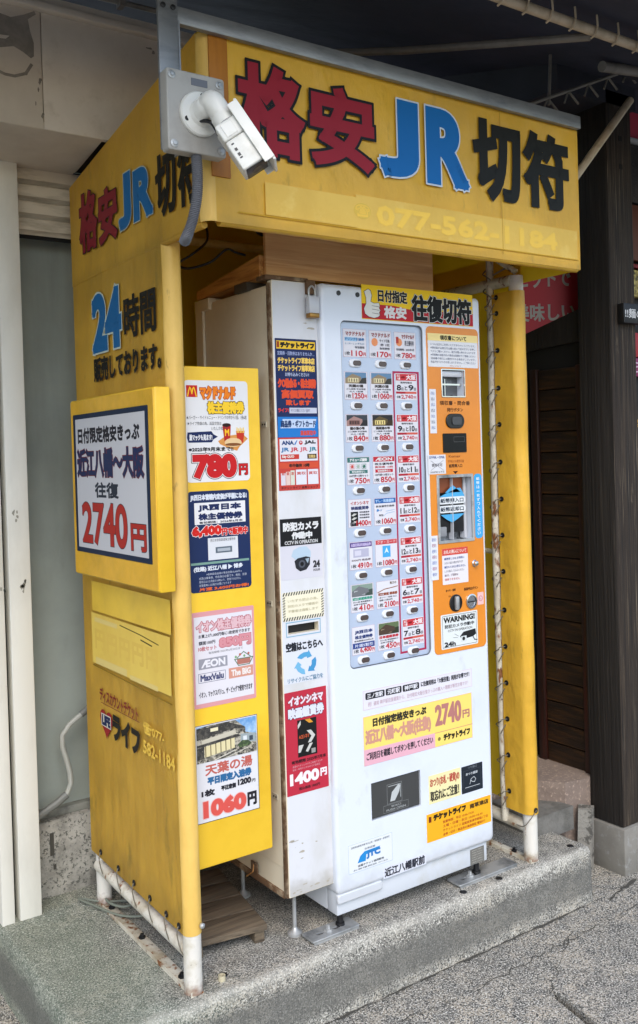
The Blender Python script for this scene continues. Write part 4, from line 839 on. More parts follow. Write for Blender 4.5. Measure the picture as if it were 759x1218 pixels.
P.poly([(.25, .62), (.30, .52), (.45, .475), (.62, .475), (.72, .56), (.72, .66), (.55, .68), (.35, .68)], '#a9bccb', 1.4); P.poly([(.32, .70), (.40, .66), (.60, .64), (.70, .66), (.69, .78), (.60, .86), (.45, .88), (.35, .82)], '#22242a', 2); P.disc(.50, .76, .011, '#4a4e57', 2.6, 16); P.disc(.50, .76, .006, '#111112', 3, 12); P.poly([(.58, .68), (.68, .67), (.64, .76)], '#8fa0ad', 3)
P.text('24', .77, .72, .94, .84, '#2c2c30', .0014, 2); P.text('HOUR', .77, .86, .94, .90, '#55555a', .0003, 2); P.build('lettering', o)
o, P = csheet(-.1475, -.0115, .901, .9795, '#dcd6be')
n = 16
for q in range(n):
    for y_ in (.0, .88):
        P.poly([(q/n, y_+.12), (q/n+.03, y_+.12), (q/n+.0625, y_), (q/n+.0325, y_)], '#23262e', 1)
for q in range(8):
    for x_ in (0, .94): P.poly([(x_, .14+q*.092+.05), (x_+.06, .14+q*.092+.0), (x_+.06, .14+q*.092+.04), (x_, .14+q*.092+.09)], '#23262e', 1)
for q, t in enumerate(('いたずら防止の為、', '防犯カメラで録画中', '不審者は通報します')): P.text(t, .12, .26+.18*q, .86, .36+.18*q, '#b5ad8f', .0002, 2)
P.build('lettering', o)
P = Print(front(YC), base=.0004); P.frame(-.139, 1-.8975, -.024, 1-.8565, .0025, '#7aa4bc', 1); P.build('slot_border', CB)
o, P = csheet(-.150, -.010, .728, .8485, '#c9ccd4')
P.text('空箱はこちらへ', .06, .06, .94, .27, '#1f222a', .0012, 2)
c = (.52, .58)
for q in range(3):
    a0 = math.radians(90+120*q)
    def pt(r, a): return (c[0]+r*math.cos(a)*.0019/.0014*.62, c[1]-r*math.sin(a)*.86*.0014/.0014)
    R0, R1 = .17, .30
    A_ = [pt(R1, a0+math.radians(t)) for t in (55, 35, 10, -12)]+[pt(R1*1.18, a0-math.radians(14)), pt((R0+R1)/2, a0-math.radians(48)), pt(R0*.75, a0-math.radians(14))]+[pt(R0, a0-math.radians(12)), pt(R0, a0+math.radians(10)), pt(R0, a0+math.radians(45))]
    P.poly(A_, ('#4d93bd', '#6aa6c8', '#3f86b4')[q], 1.5)
P.text('リサイクルにご協力を', .08, .87, .92, .985, '#5d7f96', .0004, 2); P.build('lettering', o)
o, P = csheet(-.151, -.012, .4215, .7055, '#ad2a3c')
P.text('イオンシネマ', .08, .045, .92, .135, '#d8c8d0', .0016, 2, out=('#6a1428', .0010)); P.text('映画鑑賞券', .07, .155, .93, .265, '#c9ccd8', .0016, 2, out=('#4a1830', .0012))
P.rect(.28, .285, .74, .645, '#161616', 1.4)
for a in ([(.29, .33), (.36, .29), (.36, .33), (.29, .37)], [(.50, .40), (.60, .40), (.70, .46), (.60, .52), (.52, .52), (.61, .46)], [(.30, .53), (.42, .53), (.34, .60), (.29, .60)], [(.46, .60), (.56, .53), (.64, .53), (.52, .61)]): P.poly(a, '#b9b9b4', 2)
P.poly([(.46, .29), (.58, .29), (.66, .33), (.56, .33)], '#c88a2c', 2); P.text('ACEシネマ', .31, .43, .56, .47, '#b5502c', .0003, 2); P.rect(.60, .585, .70, .63, '#8c8c88', 2)
P.text('有効期限 2025年7月末', .12, .665, .95, .70, '#2a1218', .0004, 2); P.text('全国のイオンシネマでご利用できます', .14, .715, .86, .735, '#c9a0a8', 0, 2); P.text('当日・前売りにかかわらず使用可', .14, .745, .80, .765, '#c9a0a8', 0, 2)
P.text('1400', .07, .79, .77, .905, '#dcd4d8', .0028, 2); P.text('円', .80, .80, .96, .88, '#dcd4d8', .0014, 2); P.text('税込価格 1800円', .28, .935, .78, .965, '#3a1a20', .0003, 2); P.build('lettering', o)
# scuffs low on the cabinet door
P = Print(front(YC), base=.0002); rnd = random.Random(4)
for q in range(16):
    x, z = rnd.uniform(-.145, -.02), rnd.choice([rnd.uniform(.15, .17), rnd.uniform(.24, .30), rnd.uniform(1.70, 1.72)]); P.poly(blob(x, z, rnd.uniform(.003, .012), rnd.uniform(.001, .003), 9, q), mat('dirty_scuff', '#a39c8e', .7), 1)
P.build('scuff', CB)['kind'] = 'stuff'
# padlock
PL = thing('padlock', 'small padlock with a clear plastic body hanging from the cabinet hasp', 'padlock', (-.03, 0, 1.78))
g = Geo(); g.tube(smoothpts([(-.040, .006, 1.792), (-.040, .006, 1.812), (-.030, .006, 1.822), (-.020, .006, 1.812), (-.020, .006, 1.792)], 4), .0028, STEEL, 8); g.build('shackle', PL)
g = Geo(); g.box(-.047, -.013, -.006, .014, 1.745, 1.793, CLEAR, .003); g.build('body', PL)
g = Geo(); g.box(-.046, -.014, -.007, .015, 1.733, 1.746, BRASS, .002); g.build('cap', PL)
g = Geo(); g.box(-.044, -.016, .008, .0195, 1.80, 1.838, EDGE, .001); g.build('hasp', PL)

# timber on top
g = Geo(); yb_, ye = .06, .43
g.add([(-.165, yb_, 1.845), (-.02, yb_, 1.845), (-.02, ye, 1.836), (-.165, ye, 1.836), (-.165, yb_, 1.905), (-.02, yb_, 1.905), (-.02, ye, 1.862), (-.165, ye, 1.862)], [(0, 1, 2, 3), (4, 7, 6, 5), (0, 4, 5, 1), (1, 5, 6, 2), (2, 6, 7, 3), (3, 7, 4, 0)], PINE)
tag(g.build('pine_block', None), 'knotty pine board tilted on top of the narrow cabinet', 'board')
g = Geo(); g.box(-.17, -.03, .022, .07, 1.834, 1.846, EDGE, .002)
tag(g.build('wood_strip', None), 'dark brown wood strip along the top front of the narrow cabinet', 'board')
g = Geo(); g.box(-.152, .455, .045, .057, 1.847, 2.16, PLY, .001)
tag(g.build('plywood_sheet', None), 'upright plywood sheet between the machine top and the yellow awning', 'plywood')
g = Geo(); g.tube(smoothpts([(-.20, .30, 2.05), (-.22, .25, 1.98), (-.28, .22, 1.93), (-.32, .24, 1.90), (-.30, .22, 1.885), (-.25, .18, 1.90), (-.21, .16, 1.935), (-.18, .16, 1.93), (-.16, .14, 1.92)], 5), .0035, BLKR, 8)
g.tube(smoothpts([(-.30, -.1, 2.05), (-.28, .0, 2.01), (-.20, .04, 1.98), (-.13, .09, 1.97), (-.05, .1, 2.0)], 5), .005, BLKR, 8)
tag(g.build('power_cord', None), 'looped black power cord hanging beside the plywood above the cabinet', 'cord')

# wooden slatted board under the poster board
SL = thing('wooden_duckboard', 'old wooden slatted board lying on the platform under the poster board', 'duckboard', (-.3, .25, 0))
rotm = Matrix.Translation((-.31, .27, 0)) @ Matrix.Rotation(math.radians(-9), 4, 'Z')
for i in range(4):
    g = Geo(); g.box(-.075, .155, -.15+i*.103, -.052+i*.103, .035, .052, OLDW, .002, rot=rotm); g.build('slat', SL)
for x in (-.06, .12):
    g = Geo(); g.box(x, x+.03, -.14, .24, 0, .0345, OLDW, .002, rot=rotm); g.build('bearer', SL)

# ------------------------------------------------------------------ the vending machine
VM = thing('ticket_vending_machine', 'white ticket vending machine with rows of ticket buttons and an orange payment panel', 'vending machine', (.3, .3, 0))
FRT = front(0)
dispH = rrect(.0605, .3665, .741, 1.7325, .016, 5)
slotH = rrect(.4375, .53, 1.522, 1.602, .002, 2); billH = rrect(.408, .5515, 1.075, 1.277, .002, 2); hatchH = rrect(.122, .3085, .2955, .403, .001, 2)
g = Geo(); DZ = .062
out = rrect(-.006, .6095, .112, 1.833, .014, 4)
slab(g, front(DZ), out, [dispH, slotH, billH, hatchH], 0, DZ, MW, .012, 4); g.build('door', VM)
g = Geo(); g.box(.0, .603, DZ+.001, .66, .05, 1.825, MWB, .004); g.build('cabinet_body', VM)
g = Geo(); g.box(.0, .588, .014, DZ+.0005, .050, .120, MWB, .003); g.build('base_panel', VM)
g = Geo(); slab(g, front(.012), rrect(-.004, .156, .086, .1135, .006, 3), [], 0, .010, MW, .004); g.build('corner_guard', VM)
g = Geo(); slab(g, front(.0142), rrect(.515, .575, .052, .101, .001, 1), [], 0, .0008, mat('spec_plate', '#77756f', .4, .3)); sp = g.build('spec_plate', VM)
P = Print(front(.0142), .515, .575, .052, .101, .0008)
for q in range(6): P.text('定格電圧 100V 50/60Hz' if q % 2 else '製造番号 消費電力', .12, .08+.15*q, .88, .15+.15*q, '#b8b6ae', 0, 1)
P.build('lettering', sp)
# steel feet
for x0, x1, y0, y1 in ((-.092, .070, .002, .062), (.455, .712, .0, .060)):
    g = Geo(); slab(g, Frame((0, 0, .006), (1, 0, 0), (0, 1, 0)), rrect(x0, x1, y0, y1, .006, 2), [rrect(x0+.03, x0+.055, y0+.022, y0+.034, .005, 3), rrect(x0+.085, x0+.11, y0+.022, y0+.034, .005, 3)], 0, .005, STEEL, .001)
    g.box(x0+.004, x1-.004, y0, y0+.003, .0, .007, STEEL); f_ = g.build('foot_plate', VM)
    g = Geo(); g.lathe((x0+.07, y0+.028, .011), (0, 0, 1), [(0, .012), (.006, .012), (.006, .006), (.016, .006)], STEEL, 6); g.build('bolt', f_)
    cx = .025 if x0 < 0 else .56
    g = Geo(); g.lathe((cx, y0+.035, .010), (0, 0, 1), [(0, .014), (.008, .013), (.010, .009), (.045, .009)], DKMET, 12); g.build('adjuster', f_)
# screws
for x in (.057, .124):
    g = Geo(); g.lathe((x, -.0005, 1.808), (0, -1, 0), [(-.002, .0075), (.0015, .007), (.002, .003)], BLK, 14); g.build('screw', VM)
# banner
o = sheet(FRT, .138, .5755, 1.7405, 1.8395, '#e8c21e', VM, 'banner', .0012, r=.001)
P = Print(FRT, .138, .5755, 1.7405, 1.8395, .0012)
P.poly([(0, .55), (.27, .55), (.40, .62), (1, .60), (1, 1), (0, 1)], '#b3202c', .5)
P.rect(.0, .985, 1, 1.0, '#e8c21e', .9)
P.text('日付指定', .135, .10, .39, .47, '#15130f', .0014, 2, out=('#d8d8d0', .0008)); P.text('格安', .185, .57, .38, .93, '#d8d6d6', .0018, 2)
P.text('往復切符', .425, .16, .985, .96, '#121212', .0034, 2, out=('#d8d8d0', .0016), out2=('#121212', .0022))
hand = [(.02, .20), (.055, .12), (.075, .16), (.085, .30), (.075, .48), (.10, .52), (.145, .50), (.15, .60), (.145, .66), (.155, .72), (.145, .78), (.15, .86), (.135, .92), (.10, .96), (.055, .93), (.025, .85), (.015, .70), (.035, .55), (.035, .38)]
P.poly(hand, '#d8d8d2', 1.5); P.line(hand+[hand[0]], .0007, '#1a1a1a', 2.2)
for y_ in (.62, .72, .83): P.line([(.085, y_-.02), (.145, y_)], .0006, '#1a1a1a', 2.2)
P.build('lettering', o)
# display panel
g = Geo(); g.box(.056, .371, .0085, .0125, .737, 1.737, DISP); dp = g.build('display_panel', VM, 0)
g = Geo(); slab(g, front(.004), rrect(.0585, .3685, .739, 1.7345, .0175, 5), [rrect(.0635, .3635, .744, 1.7295, .014, 5)], 0, .001, mat('painted_recess_shade', '#4a5058', .5)); g.build('window_shade_rim', VM, 0)  # dark loop that paints in the recess shadow round the display
P = Print(front(.0085), base=0)
cx0, dxb, rz0, drz = .116, .0937, 1.613, -.1218
def card_rect(ci, ri):
    cxx = cx0-.0005+dxb*ci+.001*ri*.2; zc = rz0+drz*ri
    return cxx-.041, cxx+.041, zc+.0175, zc+.097
a0 = .2525; 
for q in ((.2520, .2575, .757, 1.594), (.3465, .3540, .757, 1.594), (.2575, .3465, 1.587, 1.594), (.2575, .3465, .757, .763)): P.rect(q[0], 1-q[3], q[1], 1-q[2], '#9c2448', 1)
P.build('column_border', dp)
PH = ('#8a7a62', '#3b3a36', '#5f7f9c', '#b9a678')
def photo(P, x0, y0, x1, y1, pal, seed):
    rnd = random.Random(seed); w, h = x1-x0, y1-y0; P.rect(x0, y0, x1, y1, pal[0], 1)
    P.poly([(x0, y0+.55*h), (x0+.35*w, y0+.12*h), (x0+.75*w, y0+.4*h), (x0+.75*w, y1), (x0, y1)], pal[1], 1.6)
    P.rect(x0+.12*w, y0+.5*h, x0+.62*w, y0+.88*h, pal[2], 2.2)
    for q in range(4): P.rect(x0+(.16+.12*q)*w, y0+.56*h, x0+(.20+.12*q)*w, y0+.84*h, pal[3], 2.8)
    P.poly([(x0+.62*w, y1), (x0+.8*w, y0+.5*h), (x1, y0+.45*h), (x1, y1)], pal[3], 2.4)
CARDW = '#cdccd2'
def card(ci, ri):
    u0, u1, w0, w1 = card_rect(ci, ri)
    o = sheet(front(.0085), u0, u1, w0, w1, CARDW, VM, 'product_card', .0006, r=.001); return o, Print(front(.0085), u0, u1, w0, w1, .0006)
def price(P, t, qty='1枚'):
    P.text(qty, .06, .80, .28, .94, '#3a3a42', .0003, 2); P.text(t, .33, .76, .84, .965, '#b02a34', .0007, 2); P.text('円', .86, .82, .97, .95, '#b8242c', .0004, 2); P.frame(0, 0, 1, 1, .0004, '#b0626c', .6)
def note(P, t, y0, y1, c='#4a4a54', x0=.08, x1=.92): P.text(t, x0, y0, x1, y1, c, .0002, 2)
specs = {(0, 0): ('mc', '110'), (1, 0): ('mc2', '170'), (2, 0): ('mc3', '780'), (0, 1): ('ph', '1250', '天葉の湯', ('#5f7f9c', '#8a7a62', '#cfc29a', '#3b3a36')), (1, 1): ('ph', '1060', '天葉の湯', ('#5f7f9c', '#8a7a62', '#cfc29a', '#3b3a36')),
         (0, 2): ('ph', '840', '龍の湯の雫', ('#3b4046', '#9a7a74', '#6a4a44', '#2b2a2c')), (1, 2): ('ph', '880', '極楽湯の雫', ('#2b2a2c', '#5a4c30', '#d8c480', '#3a2f20')),
         (0, 3): ('hd', '750', '#3a6a66', 'アミューズ優待'), (1, 3): ('hd', '850', '#b02a36', 'ÆON'), (0, 4): ('cin', '1400'), (1, 4): ('bl', '1060'), (0, 5): ('pu', '4910'), (1, 5): ('quo', '1080'),
         (0, 6): ('tr', '410', '近江鉄道乗車券', '#3f8f78', ('#7d8f84', '#6a6c70', '#b0b4b6', '#3f4a44')), (1, 6): ('tr2', '2100'), (0, 7): ('jr', '6,400'), (1, 7): ('tr', '450', '日牟禮乗車券', '#b02a36', ('#5b6a4a', '#4a3a30', '#8a7a62', '#2f3626'))}
days = [('8', '9'), ('9', '10'), ('10', '11'), ('11', '12'), ('12', '13'), ('6', '7'), ('7', '8')]
for ri in range(8):
    for ci in range(3):
        o, P = card(ci, ri)
        if (ci, ri) in specs:
            s_ = specs[(ci, ri)]; k = s_[0]; price(P, s_[1])
            if k in ('mc', 'mc2', 'mc3'):
                P.text('マクドナルド', .10 if k != 'mc3' else .34, .08, .94, .24, '#8a3a34', .0006, 2)
                if k == 'mc': P.rect(.06, .29, .60, .43, '#8fb4d0', 1); P.text('ドリンク引換券', .08, .30, .92, .41, '#3a6a9c', .0004, 2); note(P, 'S・M・L いずれか', .48, .55, '#6a86a0'); note(P, '有効期限', .60, .69, x0=.50)
                elif k == 'mc2': P.disc(.24, .42, .012, '#d88a5c', 1.2, 12); note(P, 'サイド引換', .30, .42, x0=.46); note(P, '券 1枚', .46, .56, x0=.5); note(P, '有効期限', .60, .69, x0=.46)
                else: P.disc(.22, .38, .012, '#d88a5c', 1.2, 12); P.rect(.08, .18, .20, .42, '#a83a30', 1.4); note(P, '株主優待券', .30, .50, x0=.48); note(P, '有効期限：2025年9月', .60, .69)
            elif k == 'ph': photo(P, .04, .02, .96, .42, s_[3], ri); P.text(s_[2], .18, .45, .82, .56, '#3f3a3a', .0006, 2); note(P, 'ご入浴券 平日限定', .59, .65); note(P, '大人 1名様', .68, .74, x0=.2, x1=.8)
            elif k == 'hd':
                P.rect(.02, .02, .98, .20, s_[2], 1); P.text(s_[3], .12, .05, .88, .17, '#cfd0cf', .0006, 2)
                if ci == 0:
                    for q, c_ in enumerate(('#c24a3c', '#9aa89c', '#2f6a58')): P.frame(.12+.26*q, .26, .32+.26*q, .44, .001, c_, 1); P.text('優', .15+.26*q, .29, .29+.26*q, .41, c_, .0003, 2)
                else: note(P, '株主優待券', .24, .33, '#33333a'); note(P, '買物券 10枚', .36, .44, '#b04c50')
                P.rect(.10, .48, .90, .60, s_[2], 1); note(P, '有効期限なし', .50, .58, '#cfd0cf', .2, .8); note(P, '100円券×10枚セット', .64, .73)
            elif k == 'cin':
                P.text('イオンシネマ', .10, .07, .90, .20, '#a8403c', .0004, 2); P.text('映画鑑賞券', .12, .25, .90, .38, '#3a3f66', .0006, 2); P.rect(.10, .44, .42, .96, '#16171a', 1)
                for q in range(3): P.poly([(.12, .58+.14*q), (.24, .50+.14*q), (.38, .52+.14*q), (.22, .60+.14*q)], '#b9b9b4', 2)
                for q in range(3): note(P, '特別鑑賞券', .44+.10*q, .50+.10*q, x0=.48)
            elif k == 'bl':
                P.rect(.02, .02, .98, .20, '#23599a', 1); P.text('すし・松屋優待', .06, .05, .90, .17, '#9ab8d8', .0005, 2); note(P, '飲食優待引換券', .27, .35); P.disc(.16, .45, .004, '#3a7ab8', 1.2, 10); note(P, 'カード', .42, .50, '#3a7ab8', .10, .34); P.line([(.42, .66), (.56, .58), (.92, .54)], .0006, '#7aa4cc'); P.line([(.52, .50), (.92, .46)], .0006, '#7aa4cc'); note(P, '有効', .60, .68, x0=.2, x1=.4)
            elif k == 'pu': P.rect(.02, .02, .98, .20, '#4d3a78', 1); P.text('全国百貨店共通商品券', .06, .05, .94, .17, '#b4a8cc', .0004, 2); P.rect(.16, .26, .84, .56, '#a9a8bc', 1); P.rect(.22, .32, .50, .50, '#c4c2d0', 2); note(P, '5000円 商品券', .62, .70, '#6a5a60')
            elif k == 'quo': P.rect(.02, .02, .98, .18, '#b84248', 1); note(P, 'クオ・カード', .04, .15, '#d8b8b8'); P.rect(.32, .24, .68, .66, '#3f9ad0', 1); P.poly([(.40, .52), (.50, .30), (.60, .52), (.50, .45)], '#cfe0ea', 2)
            elif k == 'tr': photo(P, .04, .02, .96, .44, s_[4], ri); P.poly([(.10, .30), (.55, .16), (.75, .18), (.80, .32), (.40, .40), (.12, .42)], s_[4][1], 3.2); P.text(s_[2], .06, .47, .94, .58, s_[3], .0006, 2); note(P, '大人1枚 有効期限あり', .61, .67); note(P, '全線で使用可', .70, .75, x0=.1, x1=.7)
            elif k == 'tr2': note(P, '貴方の', .04, .14, '#6a5a44', .6, .9); P.line([(.04, .40), (.35, .30), (.60, .28), (.95, .24)], .0012, '#8a5a3c'); P.text('近江鉄道 乗車券', .06, .42, .94, .53, '#8a4a34', .0006, 2); note(P, '1日フリー切符 大人', .57, .63); note(P, '全線 小児50円', .66, .73, x0=.1, x1=.7)
            elif k == 'jr': P.text('JR西日本', .12, .12, .90, .27, '#26366a', .0008, 2); P.text('株主優待券', .12, .31, .90, .44, '#26366a', .0006, 2); note(P, '有効期限2026年6月', .48, .54); P.rect(.02, .58, .98, .78, '#2a3f7c', 1); note(P, '片道5割引', .62, .74, '#c9cede', .1, .9)
        else:
            d = days[ri-1]; P.rect(.02, .02, .98, .27, '#b8343a', 1); P.text('近江', .06, .04, .22, .14, '#d8c4c4', .0003, 2); P.text('八幡', .06, .15, .22, .25, '#d8c4c4', .0003, 2); P.poly([(.26, .13), (.40, .10), (.46, .14), (.40, .19), (.26, .17)], '#7a1418', 2); P.text('大阪', .50, .05, .95, .24, '#dcd0d0', .0008, 2)
            note(P, '使用可能日', .31, .38, '#2f2f38', .22, .76); P.text(d[0], .05, .43, .25, .64, '#26262e', .0008, 2); P.text('日', .27, .53, .36, .64, '#26262e', .0003, 2); P.text('と', .42, .47, .55, .63, '#26262e', .0005, 2); P.text(d[1], .60, .43, .84, .64, '#26262e', .0008, 2); P.text('日', .86, .53, .95, .64, '#26262e', .0003, 2)
            P.rect(.02, .68, .98, .76, '#c2584a', 1); P.rect(.02, .68, .45, .76, '#a02834', 1.5); P.text('往復', .04, .83, .22, .93, '#3a3a42', .0002, 2); P.text('2,740', .25, .80, .82, .97, '#b85058', .0006, 2); P.text('円', .85, .85, .96, .95, '#b85058', .0002, 2)
        P.build('lettering', o)
for ri in range(8):
    for ci in range(3):
        x, z = cx0+.001+dxb*ci, rz0+drz*ri
        if ri == 0 and ci == 0:
            g = Geo(); slab(g, Frame((0, 0, 0), (1, 0, 0), (0, 0, 1)), rrect(-.0245, .0185, -.0115, .0115, .0112, 6), [], -.0005, .005, mat('button_white', '#d4d6da', .3), .003); pbm = g.build('push_button', VM, loc=(0, 0, 0))
            g = Geo(); slab(g, Frame((0, 0, 0), (1, 0, 0), (0, 0, 1)), rrect(-.013, .0165, -.0075, .0075, .0072, 6), [], .0045, .0068, mat('button_lens_brown', '#4a3f3c', .25), .0015); pbl = g.build('button_lens', None, loc=(0, 0, 0)); pbl.parent = pbm
            pbm.location = Vector((x, .0085, z))-ROOTLOC[VM.name]
        else:
            b = pbm.copy(); COL.objects.link(b); b.parent = VM; b.location = Vector((x, .0085, z))-ROOTLOC[VM.name]
            c = pbl.copy(); COL.objects.link(c); c.parent = b
# orange payment panel
ORM = mat('orange_panel', '#d98420', .35, mix=[('#cc7a1c', 5, .4, .7)], coat=.2)
g = Geo(); slab(g, FRT, rrect(.379, .5955, .735, 1.733, .016, 5), [slotH, billH], 0, .0018, ORM, .0008); op = g.build('payment_panel', VM)
OR = front(-.0018)
def onsheet(x0, x1, z0, z1, col, r=.002, name='sticker', y=None):
    fr = OR if y is None else front(y); o = sheet(fr, x0, x1, z0, z1, col, VM, name, .0005, r=r); return o, Print(fr, x0, x1, z0, z1, .0005)
o, P = onsheet(.384, .591, 1.6105, 1.712, '#d2d3d6')
P.rect(0, 0, 1, .22, '#e4cf8c', 1); P.text('領収書について', .24, .04, .77, .19, '#2b2a20', .0006, 2)
for q, t in enumerate(('いつも当店をご利用いただきありがとうございます。', '※領収書が必要な方は購入前に下記のボタンを押し', 'てからご購入ください。発行は購入時のみとなります', '※印刷機の用紙切れの場合は店舗までご連絡ください', '領収書の発行には数秒かかる場合がございます。', '商品が出てからのお返しはできません。ご了承ください')): P.text(t, .05, .29+.105*q, .95, .36+.105*q, '#4c5470' if q else '#6c7084', 0, 2)
P.text('チケットライフ', .42, .935, .64, .985, '#b05a30', 0, 2); P.build('lettering', o)
def inset(x0, x1, z0, z1, name, m, d=.03):
    g = Geo(); g.box(x0-.004, x1+.004, d, d+.002, z0-.004, z1+.004, m); return g.build(name, VM, 0)
# receipt outlet
inset(.4375, .53, 1.522, 1.602, 'receipt_outlet', GREYM)
g = Geo(); slab(g, front(-.001), rrect(.434, .5335, 1.518, 1.606, .003, 2), [slotH], 0, .003, CHROME, .001); g.build('outlet_frame', VM)
g = Geo(); g.box(.4395, .528, .004, .026, 1.582, 1.60, CLEAR, .002); g.box(.4395, .528, .008, .012, 1.556, 1.561, CHROME); g.box(.455, .458, .006, .012, 1.524, 1.575, CHROME); g.build('outlet_flap', VM)
P = Print(OR, .379, .5955, .735, 1.733)
def PT(t, x0, x1, z0, z1, c='#4a2a10', b=.0004, lv=1): P.text(t, (x0-.379)/.2165, (1.733-z1)/.998, (x1-.379)/.2165, (1.733-z0)/.998, c, b, lv)
PT('領収書・問合番', .426, .552, 1.494, 1.508); PT('発行ボタン', .455, .522, 1.474, 1.486)
PT('Komax', .457, .505, 1.333, 1.341, '#7a3a14', .0002); PT('千円札のみ使用可能', .452, .520, 1.317, 1.326, '#8a4a20', .0001); PT('紙幣挿入口', .457, .512, 1.302, 1.313)
P.poly([(.43, .443), (.53, .443), (.48, .452)], '#3a1a0c', 1)
PT('おつり・返却', .430, .470, .922, .930); PT('係員呼出ボタン', .505, .565, .918, .928); PT('返却レバー', .44, .462, .905, .911, b=0); P.build('panel_lettering', VM)
g = Geo(); slab(g, OR, rrect(.448, .523, 1.423, 1.468, .022, 6), [], 0, .005, BLK, .002); rb = g.build('receipt_button', VM)
g = Geo(); slab(g, front(-.0068), rrect(.470, .508, 1.433, 1.458, .006, 4), [], 0, .0035, mat('button_grey', '#3b3d42', .3), .001); g.build('button_cap', rb)
g = Geo(); slab(g, OR, rrect(.434, .5315, 1.3485, 1.4075, .003, 3), [], 0, .003, GLASS, .001); am = g.build('amount_display', VM)
P = Print(front(-.0048), .434, .5315, 1.3485, 1.4075, .0002); P.frame(.44, .18, .90, .45, .0006, '#6a6c70', 1); P.build('display_outline', am)
o, P = onsheet(.385, .411, 1.4085, 1.5425, '#d0d2d8', .001)
for q in range(7): P.text('お札は', .2, .05+.13*q, .75, .13+.13*q, ('#5a6aa0', '#4a5068')[q % 2], 0, 2)
P.build('lettering', o)
o, P = onsheet(.372, .4435, 1.2845, 1.343, '#d0d0d4', .001); P.text('五千円札 一万円札', .06, .06, .94, .20, '#2f4a8c', .0002, 2); P.line([(.15, .3), (.85, .8)], .0006, '#8a8a92'); P.line([(.85, .3), (.15, .8)], .0006, '#8a8a92'); P.text('使用不可', .2, .45, .8, .62, '#55555c', .0002, 2); P.text('2000円札も不可', .1, .84, .9, .95, '#3a3a44', 0, 2); P.build('lettering', o)
# banknote unit behind its window
inset(.408, .5515, 1.075, 1.277, 'banknote_unit', GREYM, .045)
g = Geo(); slab(g, front(-.001), rrect(.404, .5555, 1.071, 1.281, .003, 2), [rrect(.413, .5465, 1.080, 1.272, .002, 2)], 0, .0035, STEEL, .001); g.build('unit_frame', VM)
g = Geo(); g.box(.415, .478, .02, .04, 1.225, 1.27, mat('copper_guide', '#8a4c30', .35, .5)); g.box(.482, .53, .02, .04, 1.225, 1.27, mat('copper_guide', '#8a4c30', .35, .5)); g.box(.418, .538, .022, .042, 1.10, 1.215, BLK, .004); g.box(.43, .46, .018, .03, 1.09, 1.12, GREYP, .003); g.box(.4785, .4805, .010, .03, 1.08, 1.27, CLEAR); g.box(.535, .545, .02, .04, 1.08, 1.27, CLEAR); g.build('note_slot', VM)
P = Print(front(.012), 0, 1, 0, 1)
def PP(pts, c, lv): P.poly([(x, 1-z) for x, z in pts], c, lv)
PP([(.425, 1.213), (.50, 1.238), (.515, 1.238), (.53, 1.215), (.53, 1.21)], '#4aa0d0', 1); PP([(.45, 1.243-.018), (.482, 1.248), (.515, 1.225)], '#4aa0d0', 1)
PP([(.43, 1.158), (.53, 1.158), (.50, 1.142), (.478, 1.132), (.455, 1.142)], '#4aa0d0', 1)
for z0, t in ((1.190, '紙幣挿入口'), (1.163, '紙幣返却口')):
    P.rect(.421, 1-(z0+.022), .535, 1-z0, '#d4d8da', 2, .010); P.text(t, .430, 1-(z0+.018), .526, 1-(z0+.004), '#1c2a3a', .0005, 3)
P.build('slot_label', VM)
o, P = onsheet(.5595, .5935, 1.077, 1.2795, '#3b9bd2', .012); 
for q, ch in enumerate('紙幣は一枚ずつ入れてください'): P.text(ch, .30, .05+.065*q, .70, .10+.065*q, '#cfdde8', .0003, 2)
P.build('lettering', o)
o, P = onsheet(.418, .525, .945, 1.055, '#d4d0d4', .002); P.rect(0, 0, 1, .19, '#c4483c', 1); P.text('お札の挿入について', .06, .04, .94, .15, '#dcc4bc', .0003, 2)
for q, (t, c_) in enumerate((('■硬貨とお札を同時に', '#4a5a8c'), ('　入れると詰まる場合があります', '#8a8a94'), ('■折れたお札は使えません', '#4a5a8c'), ('　しわを伸ばしてお入れください', '#8a8a94'), ('■5円、1円硬貨は', '#8a7a84'), ('使用できません', '#c25a50'))): P.text(t, .08, .25+.115*q, (.86, .8, .9, .84, .6, .66)[q], .32+.115*q, c_, .0001, 2)
P.build('lettering', o)
o, P = onsheet(.372, .402, .9635, 1.098, '#d0d2d8', .001)
for q in range(7): P.text('硬貨を', .2, .05+.13*q, .8, .13+.13*q, ('#6a7ab0', '#a0607a')[q % 2], 0, 2)
P.build('lettering', o)
g = Geo(); g.lathe((.552, -.0018, 1.0), (0, -1, 0), [(0, .011), (.003, .011), (.005, .008), (.012, .0075), (.014, .004)], CHROME, 20); g.build('return_knob', VM)
g = Geo(); g.lathe((.469, -.0018, .885), (0, -1, 0), [(0, .0265), (.002, .0265), (.003, .024), (.0005, .023)], BLK, 28); g.box(.462, .476, -.013, -.002, .864, .906, STEEL, .003); g.build('coin_lever', VM)
g = Geo(); g.lathe((.534, -.0018, .883), (0, -1, 0), [(0, .023), (.004, .023), (.005, .019), (.001, .018)], CHROME, 28); g.box(.520, .548, -.006, -.001, .880, .884, BLK); g.build('coin_slot', VM)
o, P = onsheet(.562, .588, .868, .907, '#d8b0ae', .002); P.disc(.5, .5, .009, '#c27a80', 1, 14); P.disc(.5, .5, .006, '#dcc4c2', 1.6, 14); P.text('投入', .3, .4, .7, .6, '#a04a54', 0, 2.2); P.build('lettering', o)
o, P = onsheet(.4055, .559, .748, .8535, '#cfd4d4', .004, 'warning_sticker'); P.frame(.035, .04, .965, .96, .0012, '#1a1c1e', 1)
